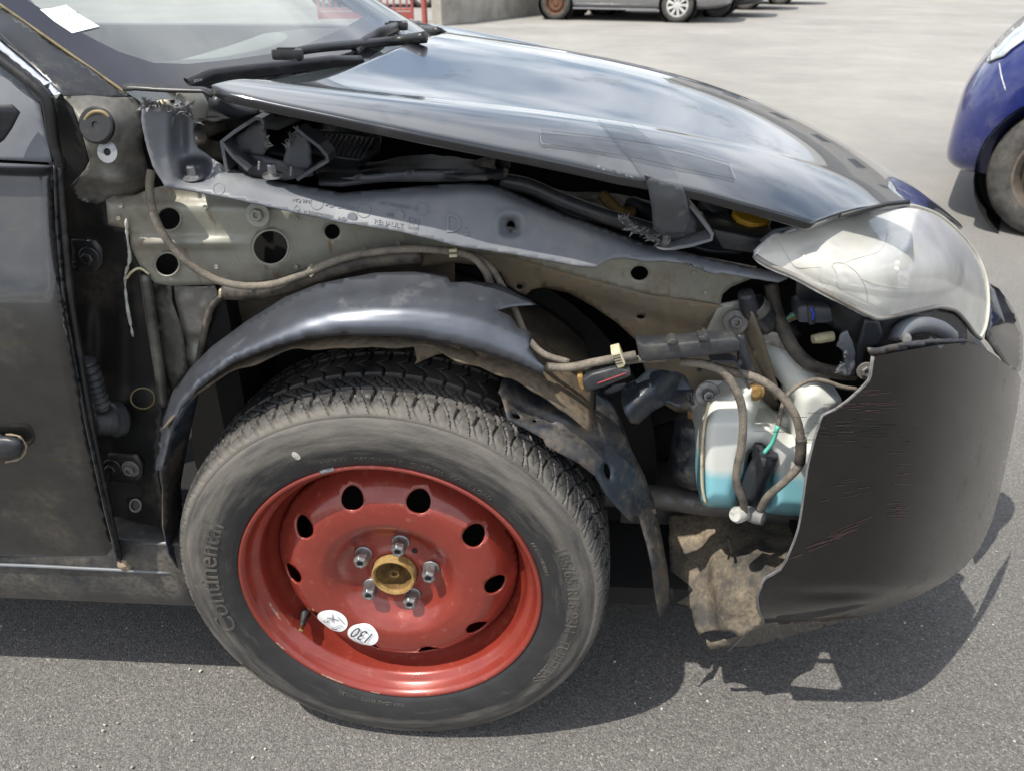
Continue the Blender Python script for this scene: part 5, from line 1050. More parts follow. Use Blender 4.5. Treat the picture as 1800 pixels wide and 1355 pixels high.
# pollen filter box with grille
sheet('filter_housing', [(495, 215), (540, 205), (600, 212), (670, 235), (668, 262), (628, 290), (630, 302), (555, 302), (548, 280), (470, 265), (470, 225)], [(495, 215, .32), (670, 235, .30), (628, 290, .19), (550, 300, .18), (470, 250, .24)], m_pblk, car, step=10, thick=.006)
for i in range(13):
    x = 548+9*i
    tube('grille_bar', [(x, 236+.6*i, .24), (x-12-2*i*.3, 262+1.4*i, .185)], .0014, m_clip, car, n=2, seg=5)
tube('grille_edge', [(540, 232, .25), (668, 246, .26), (628, 282, .185), (536, 262, .19)], .004, m_pblk, car, n=2, seg=6)
sheet('bay_cover', [(560, 303), (640, 285), (760, 270), (860, 285), (885, 300), (850, 312), (760, 306), (600, 318), (560, 318)], [(560, 310, .15), (760, 275, .24), (870, 290, .14), (760, 308, .12)], m_pblk, car, step=10, thick=.006, wob=.006, wobs=25)
sheet('bay_channel', [(600, 314), (700, 303), (840, 300), (842, 318), (800, 320), (640, 320)], .115, m_clip, car, step=10, thick=.004)
tube('bay_seal', [(842, 297, .16), (868, 290, .13), (884, 288, .115)], .012, m_rubber, car, seg=16, cap=False)
tube('bay_seal_lip', [(868, 312, .115), (886, 308, .11), (890, 296, .11)], .004, m_rubber, car, seg=8)
tube('bay_rail', [(880, 318, .125), (930, 328, .125), (985, 352, .125), (1050, 376, .12), (1120, 398, .12), (1180, 415, .12)], .010, m_pblk, car, seg=8)
tube('bay_hose', [(345, 236, .14), (380, 220, .16), (430, 206, .2), (480, 205, .24)], .011, m_rubber, car)
tube('bay_hose', [(346, 240, .12), (360, 258, .14), (400, 268, .16), (440, 264, .18)], .012, m_rubber, car)
sheet('bay_cover', [(900, 318), (1000, 335), (1130, 350), (1260, 372), (1340, 400), (1300, 440), (1180, 420), (1060, 395), (950, 350)], [(900, 318, .22), (1130, 350, .30), (1340, 400, .26), (1180, 420, .16), (950, 350, .16)], m_pblk, car, step=12, thick=.006, wob=.02, wobs=14)
for q, r_, mm_ in (([(1060, 345, .2), (1075, 360, .18), (1090, 375, .17), (1110, 372, .2)], .008, m_rust), ([(1110, 360, .24), (1140, 372, .2), (1160, 385, .18)], .012, m_pblk), ([(1240, 352, .22), (1262, 380, .2), (1256, 400, .2)], .014, m_pblk)):
    tube('bay_pipe', q, r_, mm_, car)
lathe('filler_cap', [(.026, 0), (.026, .008), (.024, .012), (0, .013)], m_yel, car, center=P(1318, 390, .18), axis=(.1, -.25, 1), seg=28)
lathe('reservoir_neck', [(.02, -.03), (.02, 0), (.017, .008), (0, .008)], m_pblk, car, center=P(1268, 394, .17), axis=(.1, -.2, 1), seg=20)
prism('bay_bracket', [(1250, 402), (1330, 418), (1368, 416), (1360, 430), (1335, 448), (1270, 440)], .11, .2, m_pblk, car, .003)
sheet('bay_strip', [(1335, 424), (1362, 405), (1400, 398), (1390, 410), (1366, 418), (1342, 430)], .10, m_plast, car, step=8, thick=.004)
# cowl corner parts at the left of the hood
lathe('hinge_cover_disc', [(.021, 0), (.021, .004), (.018, .006), (0, .006)], m_prim, car, center=P(336, 186, .125), axis=(.85, -.6, .25), seg=28)
tube('bay_arm', [(375, 175, .13), (410, 195, .15), (452, 200, .17)], .010, m_pblk, car, seg=8)
# ------------------------------------------------------------------ cables
tube('wing_cable', [(266, 300, .075), (263, 330, .072), (270, 375, .07), (292, 420, .07), (330, 462, .075), (380, 492, .08), (430, 503, .085), (480, 500, .085), (530, 484, .085), (580, 462, .085), (640, 446, .085), (720, 438, .085), (790, 442, .085), (830, 452, .085), (852, 475, .085), (862, 498, .09)], .0052, m_cable, car, n=6)
tube('wing_harness', [(395, 512, .11), (440, 512, .11), (500, 502, .105), (560, 480, .10), (640, 458, .10), (740, 447, .10)], .012, m_rubber, car, n=6)
tube('wing_cable', [(800, 442, .092), (840, 452, .092), (865, 474, .092), (880, 498, .095), (905, 545, .08), (925, 590, .06), (955, 622, .05), (1000, 637, .045)], .0045, m_cable, car, n=6)
tube('arch_cable', [(960, 645, .04), (1000, 646, .035), (1050, 636, .03), (1118, 624, .03)], .0055, m_cable, car)
tube('arch_cable', [(1010, 646, .05), (1060, 644, .045), (1120, 632, .04), (1170, 630, .04)], .0050, m_cable, car)
tube('pillar_cable', [(390, 520, .12), (372, 540, .12), (362, 570, .12), (355, 605, .12), (348, 640, .13)], .005, m_rubber, car)
for (x, y, a, d) in ((545, 479, .6, .082), (796, 446, 1.5, .08), (391, 517, .1, .1)):
    c_, s_ = math.cos(a), math.sin(a)
    for k in (-4.5, 4.5): prism('cable_clip', [(x+k*c_+ux_*2.8*c_-uy*7*s_, y+k*s_+ux_*2.8*s_+uy*7*c_) for ux_, uy in ((-1, -1), (1, -1), (1, 1), (-1, 1))], d, d+.012, m_cream, car, .0008)
prism('cable_comb', [(1074, 622), (1090, 618), (1100, 640), (1096, 646), (1086, 648)], .02, .045, m_cream, car, .001)
for k in range(4): tube('comb_slot', [(1077+1.2*k, 627+4.6*k, .0195), (1090+1.5*k, 623.5+4.8*k, .0195)], .0007, m_black, car, n=2, seg=5)
# ------------------------------------------------------------------ loose connector rail and brackets over the mudguard
prism('connector_rail', [(1118, 600), (1132, 607), (1190, 604), (1295, 594), (1302, 602), (1304, 617), (1290, 622), (1210, 630), (1135, 638), (1124, 630), (1120, 610)], .02, .05, m_pblk, car, .003)
prism('connector_tab', [(1172, 605), (1180, 597), (1190, 597), (1192, 607)], .015, .035, m_pblk, car, .001); prism('connector_tab', [(1228, 600), (1228, 592), (1236, 593), (1240, 587), (1246, 590), (1248, 602)], .015, .035, m_pblk, car, .001)
sheet('rail_bracket', [(1296, 590), (1308, 590), (1322, 640), (1330, 655), (1318, 665), (1300, 655), (1296, 630)], .06, m_pblk, car, step=8, thick=.004)
bar('bent_tab', [(1250, 636), (1288, 636), (1296, 640), (1308, 668), (1318, 684)], 0, .03, .05, m_pblk, car, .003)
prism('broken_connector', [(1024, 668), (1040, 658), (1085, 646), (1108, 652), (1110, 662), (1060, 682), (1032, 690), (1026, 682)], .02, .05, m_pblk, car, .003)
prism('broken_connector_end', [(1014, 662), (1024, 660), (1030, 682), (1024, 690), (1018, 680)], .025, .045, m_rust, car, .002)
tube('red_stripe', [(1050, 674, .0192), (1075, 665, .0192), (1100, 656, .0192)], .0008, mat('red_mark', (.35, .04, .05), .6), car, seg=5)
STR = [(1092, 690), (1098, 677), (1118, 668), (1140, 648), (1160, 650), (1192, 655), (1205, 660), (1218, 682), (1222, 716), (1216, 724), (1196, 716), (1175, 706), (1150, 722), (1122, 747), (1110, 744), (1100, 728), (1092, 708)]
sheet('bent_bracket', STR, [(1092, 690, .05), (1140, 648, .07), (1205, 660, .09), (1222, 716, .08), (1122, 747, .03), (1150, 700, .04)], m_pdirt, car, holes=[circle(1212, 698, 4, 9, 12, -.2)], step=7, thick=.003, wob=.006, wobs=30, fn=lambda p: .01*np.sin((p[:, 0]+p[:, 1])/14))
sheet('torn_strip', [(1060, 690), (1078, 676), (1100, 672), (1098, 682), (1080, 690), (1066, 694)], .045, m_pdirt, car, step=6, thick=.003, wob=.005)
bolt('apron_bolt', P(1243, 692, .15), .009, .014, m_steel, car, axis=(0, -1, .25), washer=2.0)
lathe('apron_hole', [(.004, .001), (.003, .0015), (0, .0015)], m_black, car, center=P(1229, 649, .142), axis=(0, -1, .2), seg=12)
# horn / pump canister behind the tank
lathe('horn', [(0, .062), (.030, .062), (.034, .056), (.036, .040), (.035, .03), (.038, .02), (.040, -.03), (.036, -.045), (.028, -.06), (0, -.06)], m_horn, car, center=P(1222, 790, .20), axis=(-.05, -.1, 1), seg=32)
lathe('horn_stud', [(.008, 0), (.008, .02), (.006, .024), (0, .024)], m_rust, car, center=P(1216, 742, .20), axis=(-.05, -.1, 1), seg=14)
tube('lower_beam', [(1050, 868, .26), (1150, 873, .24), (1250, 885, .22), (1420, 905, .2)], .021, m_dsteel, car, seg=14)
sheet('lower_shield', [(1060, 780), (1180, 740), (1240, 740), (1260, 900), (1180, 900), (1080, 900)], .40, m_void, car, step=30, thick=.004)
# ------------------------------------------------------------------ washer tank
def tank_mat(name, liquid):
    m = bpy.data.materials.new(name); m.use_nodes = True; t = m.node_tree; b = t.nodes['Principled BSDF']; L = t.links.new; n = t.nodes.new
    tcn = n('ShaderNodeTexCoord'); nz_ = n('ShaderNodeTexNoise'); nz_.inputs['Scale'].default_value = 18; nz_.inputs['Detail'].default_value = 6; L(tcn.outputs['Object'], nz_.inputs['Vector'])
    mm = n('ShaderNodeMix'); mm.data_type = 'RGBA'; L(nz_.outputs[0], mm.inputs[0])
    mm.inputs[6].default_value = (.74, .76, .74, 1); mm.inputs[7].default_value = (.62, .63, .57, 1); out = mm.outputs[2]
    if liquid:            # blue fluid filling the translucent tank up to its level
        sx = n('ShaderNodeSeparateXYZ'); L(tcn.outputs['Object'], sx.inputs[0])
        mr = n('ShaderNodeMapRange'); mr.inputs[1].default_value = liquid+.010; mr.inputs[2].default_value = liquid-.008; L(sx.outputs[2], mr.inputs[0])
        m2 = n('ShaderNodeMix'); m2.data_type = 'RGBA'; L(mr.outputs[0], m2.inputs[0]); L(out, m2.inputs[6]); m2.inputs[7].default_value = (.25, .55, .62, 1); out = m2.outputs[2]
    L(out, b.inputs['Base Color']); b.inputs['Roughness'].default_value = .38; b.inputs['Subsurface Weight'].default_value = .35; b.inputs['Subsurface Radius'].default_value = (.02, .022, .02); b.inputs['Subsurface Scale'].default_value = .5
    return m
LQ = P(1300, 836, .075).z
m_tank = tank_mat('washer_tank_plastic', LQ)
def puff(name, ol, d0, rise, wd, mt, parent, back=.12, step=6, extra=None):
    """rounded hollow body: front sheet bulging from its outline plus closed sides"""
    olr = densify(smooth_poly(ol, 3), step)
    pts, tri = cdt(olr, [], step); ds = segdist(pts, olr)
    base = tps(d0)(pts) if isinstance(d0, list) else np.full(len(pts), d0)
    tq = np.clip(ds/wd, 0, 1); d = base-rise*np.sqrt(np.clip(1-(1-tq)**2, 0, 1))
    if extra is not None: d = d+extra(pts)
    V = [P(p[0], p[1], dd) for p, dd in zip(pts, d)]; n0 = len(V)
    V += [v+Vector((0, back, 0)) for v in V]
    F = [tuple(int(i) for i in t) for t in tri]; F2 = [tuple(int(i)+n0 for i in t[::-1]) for t in tri]
    ed = {}
    for t in F:
        for i in range(3):
            k = (t[i], t[(i+1) % 3]); ed[k] = 1
    sd = [(a, b, b+n0, a+n0) for (a, b) in ed if (b, a) not in ed]
    bm = bmesh.new(); bm.from_mesh(mesh(name, V, F+F2+sd)); bmesh.ops.recalc_face_normals(bm, faces=bm.faces)
    o = obj(name, bm_mesh(name, bm), mt, parent); return edgesplit(o, 60)
TANK = [(1245, 703), (1275, 686), (1306, 672), (1322, 668), (1338, 681), (1334, 715), (1328, 740), (1350, 742), (1368, 754), (1386, 772), (1405, 776), (1440, 770), (1470, 800), (1450, 905), (1400, 906), (1362, 903), (1344, 898), (1350, 880), (1352, 830), (1345, 795), (1328, 790), (1316, 800), (1312, 830), (1302, 860), (1292, 890), (1260, 891), (1238, 888), (1230, 870), (1228, 800), (1231, 750)]
tank = puff('washer_tank', TANK, .125, .050, 26, m_tank, car, back=.09, extra=lambda p: .028*np.clip((745-p[:, 1])/40, 0, 1))
puff('tank_filler', [(1392, 720), (1398, 690), (1420, 672), (1445, 672), (1468, 690), (1480, 705), (1470, 740), (1450, 800), (1420, 800), (1395, 775)], .14, .05, 30, tank_mat('filler_plastic', None), tank, back=.07)
tube('filler_neck', [(1425, 688, .13), (1395, 650, .15), (1345, 588, .18)], .025, tank_mat('neck_plastic', None), tank, seg=16)
tube('tank_seam', [(1246, 706, .085), (1238, 745, .083), (1234, 790, .081), (1234, 850, .081), (1240, 884, .083)], .0022, m_cream, tank, seg=6)
lathe('tank_screw', [(.013, -.002), (.013, .002), (.008, .004), (.006, .008), (0, .008)], m_rust, tank, center=P(1327, 688, .112), axis=(0, -1, .2), seg=20)
lathe('washer_pump', [(.0, .05), (.014, .05), (.0165, .045), (.0175, 0), (.0175, -.03), (.012, -.035), (.010, -.05), (0, -.05)], m_pblk, tank, center=P(1331, 838, .085), axis=(.12, -.2, 1), seg=24)
prism('pump_connector', [(1334, 795), (1350, 798), (1347, 826), (1340, 832), (1328, 820)], .055, .085, m_pblk, tank, .002)
prism('pump_connector_lip', [(1338, 806), (1348, 808), (1346, 822), (1340, 820)], .050, .07, m_clip, tank, .0015)
lathe('pump_outlet', [(.009, -.01), (.011, .006), (.012, .018), (.009, .024), (0, .024)], m_cream2, tank, center=P(1306, 903, .06), axis=(-.5, -.5, .3), seg=16); lathe('pump_outlet', [(.010, -.015), (.012, .006), (.010, .018), (0, .02)], m_torn, tank, center=P(1322, 904, .065), axis=(.6, -.5, .1), seg=16)
tube('washer_hose', [(1195, 637, .045), (1235, 640, .04), (1272, 655, .035), (1296, 690, .03), (1306, 730, .03), (1304, 780, .03), (1296, 820, .032), (1295, 850, .035), (1306, 880, .045), (1308, 898, .055)], .0056, m_cable, car, n=8)
tube('washer_hose', [(1240, 640, .05), (1280, 652, .045), (1330, 665, .04), (1370, 692, .035), (1398, 730, .03), (1408, 775, .03), (1406, 815, .032), (1380, 845, .035), (1350, 872, .045), (1336, 896, .06)], .0056, m_cable, car, n=8)
tube('hose_sleeve', [(1408, 770, .03), (1408, 790, .03), (1406, 812, .032)], .0072, m_rubber, car, seg=12)
tube('pump_wire', [(1343, 796, .06), (1358, 776, .055), (1368, 745, .05), (1374, 718, .055), (1384, 694, .06), (1410, 674, .065), (1440, 668, .07), (1480, 680, .075), (1505, 684, .08)], .0030, m_cable, car, n=8); tube('pump_wire_bare', [(1343, 796, .058), (1358, 776, .053), (1367, 748, .048)], .0026, m_teal, car, seg=8)
# ------------------------------------------------------------------ headlight
HL = [(1327, 450), (1343, 433), (1363, 417), (1400, 406), (1430, 399), (1500, 379), (1560, 364), (1590, 361), (1615, 364), (1650, 378), (1685, 407), (1713, 442), (1728, 470), (1736, 500), (1738, 540), (1733, 575), (1724, 594), (1712, 583), (1700, 566), (1682, 546), (1665, 540), (1645, 538), (1600, 547), (1548, 558), (1528, 552), (1500, 538), (1450, 512), (1400, 485), (1352, 465)]
hd_ctrl = [(1327, 450, .055), (1363, 417, .075), (1430, 399, .105), (1500, 379, .18), (1560, 364, .26), (1615, 364, .34), (1665, 390, .40), (1713, 442, .44), (1736, 500, .43), (1738, 540, .41), (1726, 588, .36), (1682, 546, .27), (1645, 538, .20), (1600, 547, .13), (1548, 558, .07), (1500, 538, .05), (1400, 485, .045), (1450, 450, .045), (1530, 450, .075), (1600, 450, .14), (1660, 460, .24), (1700, 490, .33)]
hd_f = tps(hd_ctrl)
m_lens = clear_mat('hazy_lens', (.95, .94, .90), (1.0, .98, .90), .50, .06)
m_hous = mat('silver_housing', (.97, .97, .95), .24, .15, 0, var=.02, vs=20)
def hous_fn(p):
    return bump2(p, 1588, 452, 70, 52, .030, 6)+bump2(p, 1450, 468, 60, 30, .022, 6)+bump2(p, 1600, 505, 80, 14, -.012, 4)+bump2(p, 1650, 500, 14, 20, -.02, 2)
head = sheet('headlight', HL, lambda p: hd_f(p)+.10+hous_fn(p), m_hous, car, step=7, thick=.006, curl=(-.092, 18))
def in_lamp(px, py, dd): return P(px, py, float(hd_f(np.array([[px, py]]))[0])+dd)
m_refl = mat('chrome_reflector', (.80, .80, .80), .12, .95, 0, var=.03)
for (px, py, dd, r_, ax_) in ((1590, 468, .088, .034, (.80, -.58, .12)), (1470, 474, .066, .022, (.35, -.92, .12))):
    lathe('reflector_bowl', [(.006, -.024*r_/.04), (r_*.45, -.020*r_/.04), (r_*.8, -.009*r_/.04), (r_, .0), (r_*1.08, .002), (r_*1.12, -.003)], m_refl, head, center=in_lamp(px, py, dd), axis=ax_, seg=40)
    lathe('bulb', [(.0, .006), (.006, .005), (.008, -.004), (.008, -.02)], m_hous, head, center=in_lamp(px, py, dd+.004), axis=ax_, seg=18)
tube('bezel', [in_lamp(x, y, .055) for x, y in ((1400, 452), (1430, 436), (1520, 420), (1600, 398), (1660, 410), (1690, 450), (1680, 505), (1600, 520), (1520, 512), (1440, 492), (1400, 462))], .004, m_plast, head, n=5, seg=8, px=False)
lens = sheet('lens', HL, hd_f, m_lens, head, step=7, thick=0, smooth_out=3, curl=(.004, 12))
m_crack = mat('crack_line', (.52, .49, .42), .5)
for c_ in ([(1560, 412), (1555, 430), (1540, 445), (1515, 452), (1495, 458), (1482, 463)], [(1362, 420), (1378, 440), (1390, 460), (1405, 470), (1440, 470)], [(1462, 468), (1466, 463), (1482, 463), (1500, 474), (1514, 490), (1522, 508), (1526, 530)], [(1462, 468), (1470, 480), (1472, 500), (1480, 510)], [(1514, 490), (1540, 500), (1580, 506), (1630, 504)], [(1440, 480), (1444, 492), (1456, 498)]):
    tube('crack', [(x, y, float(hd_f(np.array([[x, y]]))[0])-.0004) for x, y in c_], .00035, m_crack, head, n=5, seg=5)
tube('lens_rim', [(x, y, float(hd_f(np.array([[x, y]]))[0])+.004) for x, y in [(1327, 450), (1352, 466), (1400, 486), (1450, 513), (1500, 540), (1528, 554), (1548, 560), (1600, 549), (1645, 540), (1665, 542), (1682, 548), (1700, 568), (1712, 585), (1724, 596)]], .0032, m_alu, head, n=3, seg=8)
m_ledge = mat('lens_edge', (.46, .44, .37), .35, 0, .3)
tube('lens_edge', [(x, y, float(hd_f(np.array([[x, y]]))[0])+.003) for x, y in [(1560, 365), (1590, 362), (1615, 365), (1650, 379), (1685, 408), (1713, 443), (1727, 470), (1735, 500), (1737, 540), (1732, 575), (1723, 594)]], .0030, m_ledge, head, n=6, seg=8)
strip('upper_seal', [(1363, 412), (1430, 396), (1500, 376), (1560, 361), (1600, 357)], [(1363, 418), (1430, 401), (1500, 381), (1560, 366), (1600, 362)], .11, .20, m_pblk, .004, head)
# lamp holder, bumper mount and dark parts below the lamp
sheet('lamp_carrier', [(1400, 487), (1450, 514), (1500, 540), (1546, 560), (1600, 550), (1650, 542), (1682, 550), (1700, 570), (1700, 600), (1640, 600), (1560, 608), (1524, 610), (1500, 660), (1480, 640), (1500, 600), (1440, 560), (1400, 520)], [(1400, 487, .09), (1546, 560, .10), (1650, 542, .24), (1700, 590, .32), (1560, 606, .16), (1500, 650, .14), (1440, 550, .14)], m_pblk, car, step=10, thick=.004, wob=.004, wobs=30)
tube('carrier_arch', [(1578, 600, .12), (1584, 582, .13), (1605, 572, .15), (1630, 572, .18), (1655, 580, .21), (1670, 592, .24)], .012, m_plast, car, seg=10)
lathe('adjuster', [(0, .010), (.005, .009), (.0065, .004), (.0065, -.008), (0, -.008)], m_torn, car, center=P(1593, 596, .085), axis=(-.3, -.9, .2), seg=18)
sheet('carrier_plate', [(1520, 562), (1546, 564), (1552, 590), (1546, 608), (1520, 612), (1512, 660), (1500, 662), (1504, 620)], .085, m_pblk, car, step=8, thick=.004)
bolt('carrier_bolt', P(1522, 652, .08), .0075, .008, m_dsteel, car, axis=(-.1, -1, .2), washer=1.6)
sheet('broken_tab', [(1478, 586), (1490, 580), (1497, 596), (1504, 620), (1502, 650), (1496, 664), (1470, 656), (1474, 646), (1488, 636), (1486, 620), (1476, 612), (1472, 604)], .075, m_plast, car, step=6, thick=.003, wob=.004, rag=1.2)
fibres('torn_fibres', [(1472, 604, .07), (1484, 616, .07), (1486, 636, .07), (1470, 655, .07)], m_torn, car, 30, .006)
tube('lamp_loom', [(1355, 500, .16), (1362, 540, .15), (1380, 585, .13), (1400, 620, .12), (1430, 645, .11), (1470, 655, .11), (1505, 658, .11)], .0095, m_rubber, car, n=8)
tube('lamp_hose', [(1310, 515, .10), (1320, 545, .11), (1345, 570, .14)], .010, m_pblk, car, seg=14, rf=lambda t: 1+.6*t)
lathe('hose_clamp', [(.0155, -.008), (.0165, -.004), (.0155, 0), (.0165, .004), (.0155, .008)], m_dsteel, car, center=P(1330, 541, .115), axis=(.55, .2, -.6), seg=24)
tube('lamp_hose', [(1325, 535, .12), (1350, 562, .15), (1390, 590, .2)], .0155, m_pblk, car, seg=14)
prism('wire_plug', [(1402, 542), (1412, 538), (1462, 542), (1466, 566), (1450, 570), (1404, 568)], .10, .14, m_clip, car, .003); prism('plug_collar', [(1420, 538), (1432, 538), (1434, 572), (1422, 572)], .097, .14, m_pblk, car, .002)
tube('plug_band', [(1424, 541, .096), (1430, 552, .096), (1428, 562, .096)], .0016, mat('blue_band', (.02, .06, .45), .4), car, seg=6)
for k, mm_ in enumerate((m_torn, m_teal, m_rust, m_cable)): tube('plug_wire', [(1404, 550+3*k, .12), (1392, 551+4*k, .13), (1380, 562+3*k, .14)], .0016, mm_, car, seg=6)
lathe('small_plug', [(0, .014), (.006, .014), (.0075, .004), (.0075, -.014), (0, -.014)], m_cream, car, center=P(1446, 594, .13), axis=(-1, -.2, -.1), seg=14)
sheet('mount_strap', [(1335, 578), (1376, 588), (1384, 600), (1382, 616), (1340, 602), (1334, 596)], .13, m_alu, car, step=8, thick=.002)
box('cavity_shade', (.50, .30, .40), (.78, .34, .64), m_void, car, 0)  # black backdrops, here and next, paint the shade behind the lamp parts
sheet('cavity_shade_side', [(1290, 480), (1400, 490), (1500, 545), (1540, 620), (1500, 700), (1440, 780), (1380, 700), (1330, 560)], .24, m_void, car, step=25, thick=.004)
# ------------------------------------------------------------------ bumper
BP = [(1534, 627), (1531, 648), (1527, 668), (1510, 686), (1490, 704), (1467, 720), (1446, 730), (1440, 748), (1433, 768), (1420, 822), (1412, 880), (1404, 928), (1390, 966), (1372, 1000), (1358, 1008), (1345, 1015), (1337, 1032), (1331, 1050), (1335, 1075), (1342, 1093), (1330, 1102), (1318, 1106), (1298, 1124), (1279, 1144), (1320, 1135), (1360, 1125), (1430, 1107), (1500, 1086), (1560, 1068), (1612, 1048), (1660, 1022), (1696, 996), (1722, 964), (1742, 920), (1757, 868), (1772, 800), (1788, 720), (1795, 668), (1790, 656), (1768, 640), (1745, 622), (1722, 608), (1700, 602), (1640, 608), (1590, 617)]
_sx = np.array([(560, 1802), (660, 1797), (720, 1789), (800, 1773), (868, 1758), (920, 1745), (964, 1733), (1000, 1722), (1060, 1705), (1144, 1690)], float)
def bp_f(p):
    xs = np.interp(p[:, 1], _sx[:, 0], _sx[:, 1])+1.5; s_ = np.clip((p[:, 0]-1440)/(xs-1440), 0, 1)
    d = .47*(1-np.sqrt(np.clip(1-s_**2.9, 0, 1)))
    d += .006*np.clip((760-p[:, 1])/150, 0, 2)**2+.10*np.clip((p[:, 1]-1000)/140, 0, 1.2)**2
    return d
def bump_d(p):
    d = bp_f(p)
    d += .012*np.tanh((p[:, 1]-(1090-.10*(p[:, 0]-1340)-.00038*(p[:, 0]-1340)**2))/9)          # lower skirt set back
    d += bump2(p, 1500, 1043, 95, 9, .008, 2)
    return d
m_bump2 = m_bump
bump = sheet('bumper', BP, bump_d, m_bump, car, step=7, thick=0)
# pale torn edge of the bumper plastic
te = [(1534, 627), (1531, 648), (1527, 668), (1510, 686), (1490, 704), (1467, 720), (1446, 730), (1440, 748), (1433, 768), (1420, 822), (1412, 880), (1404, 928), (1390, 966), (1372, 1000), (1345, 1015), (1337, 1032), (1331, 1050), (1335, 1075), (1342, 1093), (1318, 1106), (1298, 1124), (1279, 1144)]
tube('torn_edge', [(x, y, float(bump_d(np.array([[x, y]]))[0])+.002) for x, y in te], .0023, m_torn, bump, n=2, seg=6)
sheet('bumper_flange', [(1526, 612), (1540, 613), (1560, 609), (1590, 603), (1640, 597), (1695, 596), (1722, 608), (1700, 603), (1640, 609), (1590, 618), (1534, 628), (1527, 620)], lambda p: bp_f(p)+.018, m_pdirt, bump, step=7, thick=.003, rag=.6)
lathe('flange_slot', [(.008, 0), (.008, .001), (0, .001)], m_black, bump, center=P(1638, 601, .135), axis=(0, -.5, 1), seg=4)
# red paint transfer and scratches
def scuff(cx, cy, w_, h_, n, ang, mt, seed):
    rn = random.Random(seed); V = []; F = []
    for i in range(n):
        x = cx+rn.gauss(0, w_/2); y = cy+rn.gauss(0, h_/2)+ang*(x-cx); L_ = rn.uniform(4, 16); t_ = rn.uniform(.4, 1.1); b0 = len(V)
        for (a, b) in ((x-L_, y-ang*L_), (x+L_, y+ang*L_), (x+L_, y+ang*L_+t_), (x-L_, y-ang*L_+t_)): V.append(P(a, b, float(bump_d(np.array([[a, b]]))[0])-.0012))
        F.append((b0, b0+1, b0+2, b0+3))
    obj('paint_scuff', mesh('paint_scuff', V, F), mt, bump, smooth=False, kind='stuff')
m_scr = mat('red_paint_transfer', (.060, .032, .029), .6); m_scr2 = mat('black_scrape', (.010, .010, .010), .7); m_scr3 = mat('grey_scrape', (.036, .033, .031), .6)
scuff(1520, 708, 50, 24, 24, -.06, m_scr, 1); scuff(1500, 760, 90, 26, 46, 0, m_scr2, 2); scuff(1490, 752, 90, 36, 20, 0, m_scr3, 3); scuff(1460, 945, 60, 12, 26, -.4, m_scr, 4); scuff(1585, 830, 14, 60, 14, 0, m_scr, 5); scuff(1480, 862, 50, 20, 8, -.15, m_scr3, 6); scuff(1450, 1088, 90, 4, 24, -.09, m_scr, 7); scuff(1577, 890, 16, 16, 12, -.1, m_scr, 8)
# glossy upper corner piece beyond the headlight
sheet('bumper_corner', [(1737, 497), (1756, 508), (1775, 533), (1790, 562), (1798, 592), (1798, 630), (1794, 652), (1786, 657), (1770, 642), (1748, 612), (1734, 596), (1740, 560)], [(1737, 497, .50), (1775, 533, .58), (1798, 592, .56), (1786, 657, .50), (1734, 596, .38), (1755, 570, .43)], m_paint, bump, step=7, thick=.003)
sheet('lamp_surround', [(1735, 596), (1742, 560), (1738, 500), (1748, 510), (1765, 560), (1772, 600), (1768, 638), (1750, 622)], .47, m_plast, bump, step=9, thick=.003)
# bumper face across the car (round the corner)
V = []; F = []; rows_ = [(664, 1797), (720, 1789), (800, 1773), (868, 1758), (920, 1745)]
for (py, px) in rows_:
    q = P(px, py, .45)
    for i in range(25):
        u = i/24; y = q.y+u*(1.27-2*(q.y-.45)-q.y+.45)*1.0; k = 1-abs(2*u-1); V.append((q.x-.035+.06*(1-(1-k)**2), .45+.82*u, q.z-.02*k))
F = [(i*25+k, (i+1)*25+k, (i+1)*25+k+1, i*25+k+1) for i in range(len(rows_)-1) for k in range(24)]
solid(obj('bumper_face', mesh('bumper_face', V, F), m_bump, bump), .003, 0)
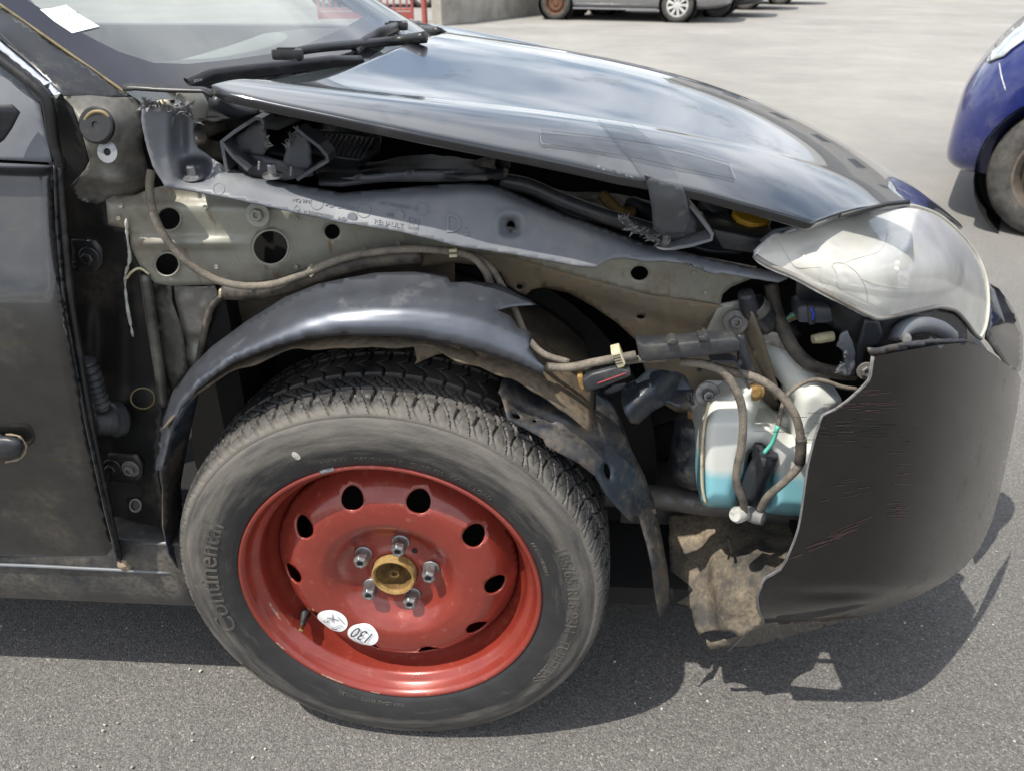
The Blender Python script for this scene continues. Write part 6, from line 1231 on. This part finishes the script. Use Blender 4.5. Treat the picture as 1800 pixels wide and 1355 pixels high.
# ------------------------------------------------------------------ muddy undertray under the bumper
UT = [(1175, 905), (1240, 895), (1300, 905), (1410, 920), (1404, 930), (1390, 966), (1372, 1002), (1345, 1017), (1336, 1034), (1333, 1050), (1338, 1076), (1344, 1094), (1318, 1108), (1300, 1122), (1288, 1110), (1262, 1107), (1240, 1108), (1229, 1115), (1221, 1098), (1216, 1070), (1208, 1064), (1196, 1062), (1184, 1056), (1178, 1010)]
sheet('undertray', UT, [(1175, 905, .26), (1300, 905, .24), (1410, 920, .20), (1178, 1050, .13), (1240, 1000, .14), (1345, 1017, .075), (1221, 1098, .085), (1300, 1122, .065), (1344, 1090, .06), (1280, 1060, .085)], m_tray, car, step=8, thick=.003, wob=.004, wobs=16, rag=.8, fn=lambda p: .010*np.tanh((1238+.16*(p[:, 1]-940)-p[:, 0])/5)+bump2(p, 1287, 1060, 24, 20, -.006, 6))
sheet('undertray_lip', [(1242, 1125), (1250, 1130), (1262, 1128), (1290, 1120), (1302, 1118), (1290, 1134), (1279, 1143), (1276, 1138), (1262, 1140), (1248, 1142), (1243, 1134)], .075, m_tray, car, step=6, thick=.003, wob=.003, rag=.8)
tube('tray_slot', [(1279, 944, .115), (1283, 958, .112), (1287, 972, .108)], .0026, m_black, car, seg=6)
bolt('tray_screw', P(1284, 1062, .075), .006, .003, m_dsteel, car, axis=(0, -.7, .7), washer=1.6)
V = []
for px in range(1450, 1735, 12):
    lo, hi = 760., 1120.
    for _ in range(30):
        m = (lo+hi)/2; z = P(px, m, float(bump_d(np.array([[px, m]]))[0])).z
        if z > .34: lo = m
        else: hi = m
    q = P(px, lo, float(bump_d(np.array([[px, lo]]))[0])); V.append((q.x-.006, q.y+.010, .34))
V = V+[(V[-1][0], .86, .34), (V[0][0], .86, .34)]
solid(obj('light_block_shelf', mesh('light_block_shelf', V, [tuple(range(len(V)))]), m_void, car, smooth=False), .01)  # unseen plate added inside the bumper to keep sun off the ground
# dried mud on the sill and behind the wheel
def clod(name, c, r, mt, lab=None, parent=None):
    bm = bmesh.new(); bmesh.ops.create_icosphere(bm, subdivisions=3, radius=1)
    for v in bm.verts:
        n = v.co.normalized(); v.co = Vector(c)+Vector((n.x*r[0], n.y*r[1], n.z*r[2]))*(1+.45*noise.noise(n*2.3+Vector(c)*50)+.15*noise.noise(n*7))
    o = obj(name, bm_mesh(name, bm), mt, parent)
    if lab: tag(o, lab, 'mud', 'mud on the sill')
    return o
clod('mud_clod', P(222, 988, .055), (.013, .012, .015), m_tan, 'lump of dried tan mud on the sill at the door corner')
for i, (x, y, r_) in enumerate(((252, 994, .012), (268, 996, .012), (284, 994, .010), (296, 990, .012), (276, 980, .010))): clod('mud_crust', P(x, y, .075), (r_*1.4, r_, r_*.7), m_tan if i != 3 else m_liner, None, car)
clod('stone_chip', P(285, 990, .058), (.007, .005, .005), m_white, None, car)
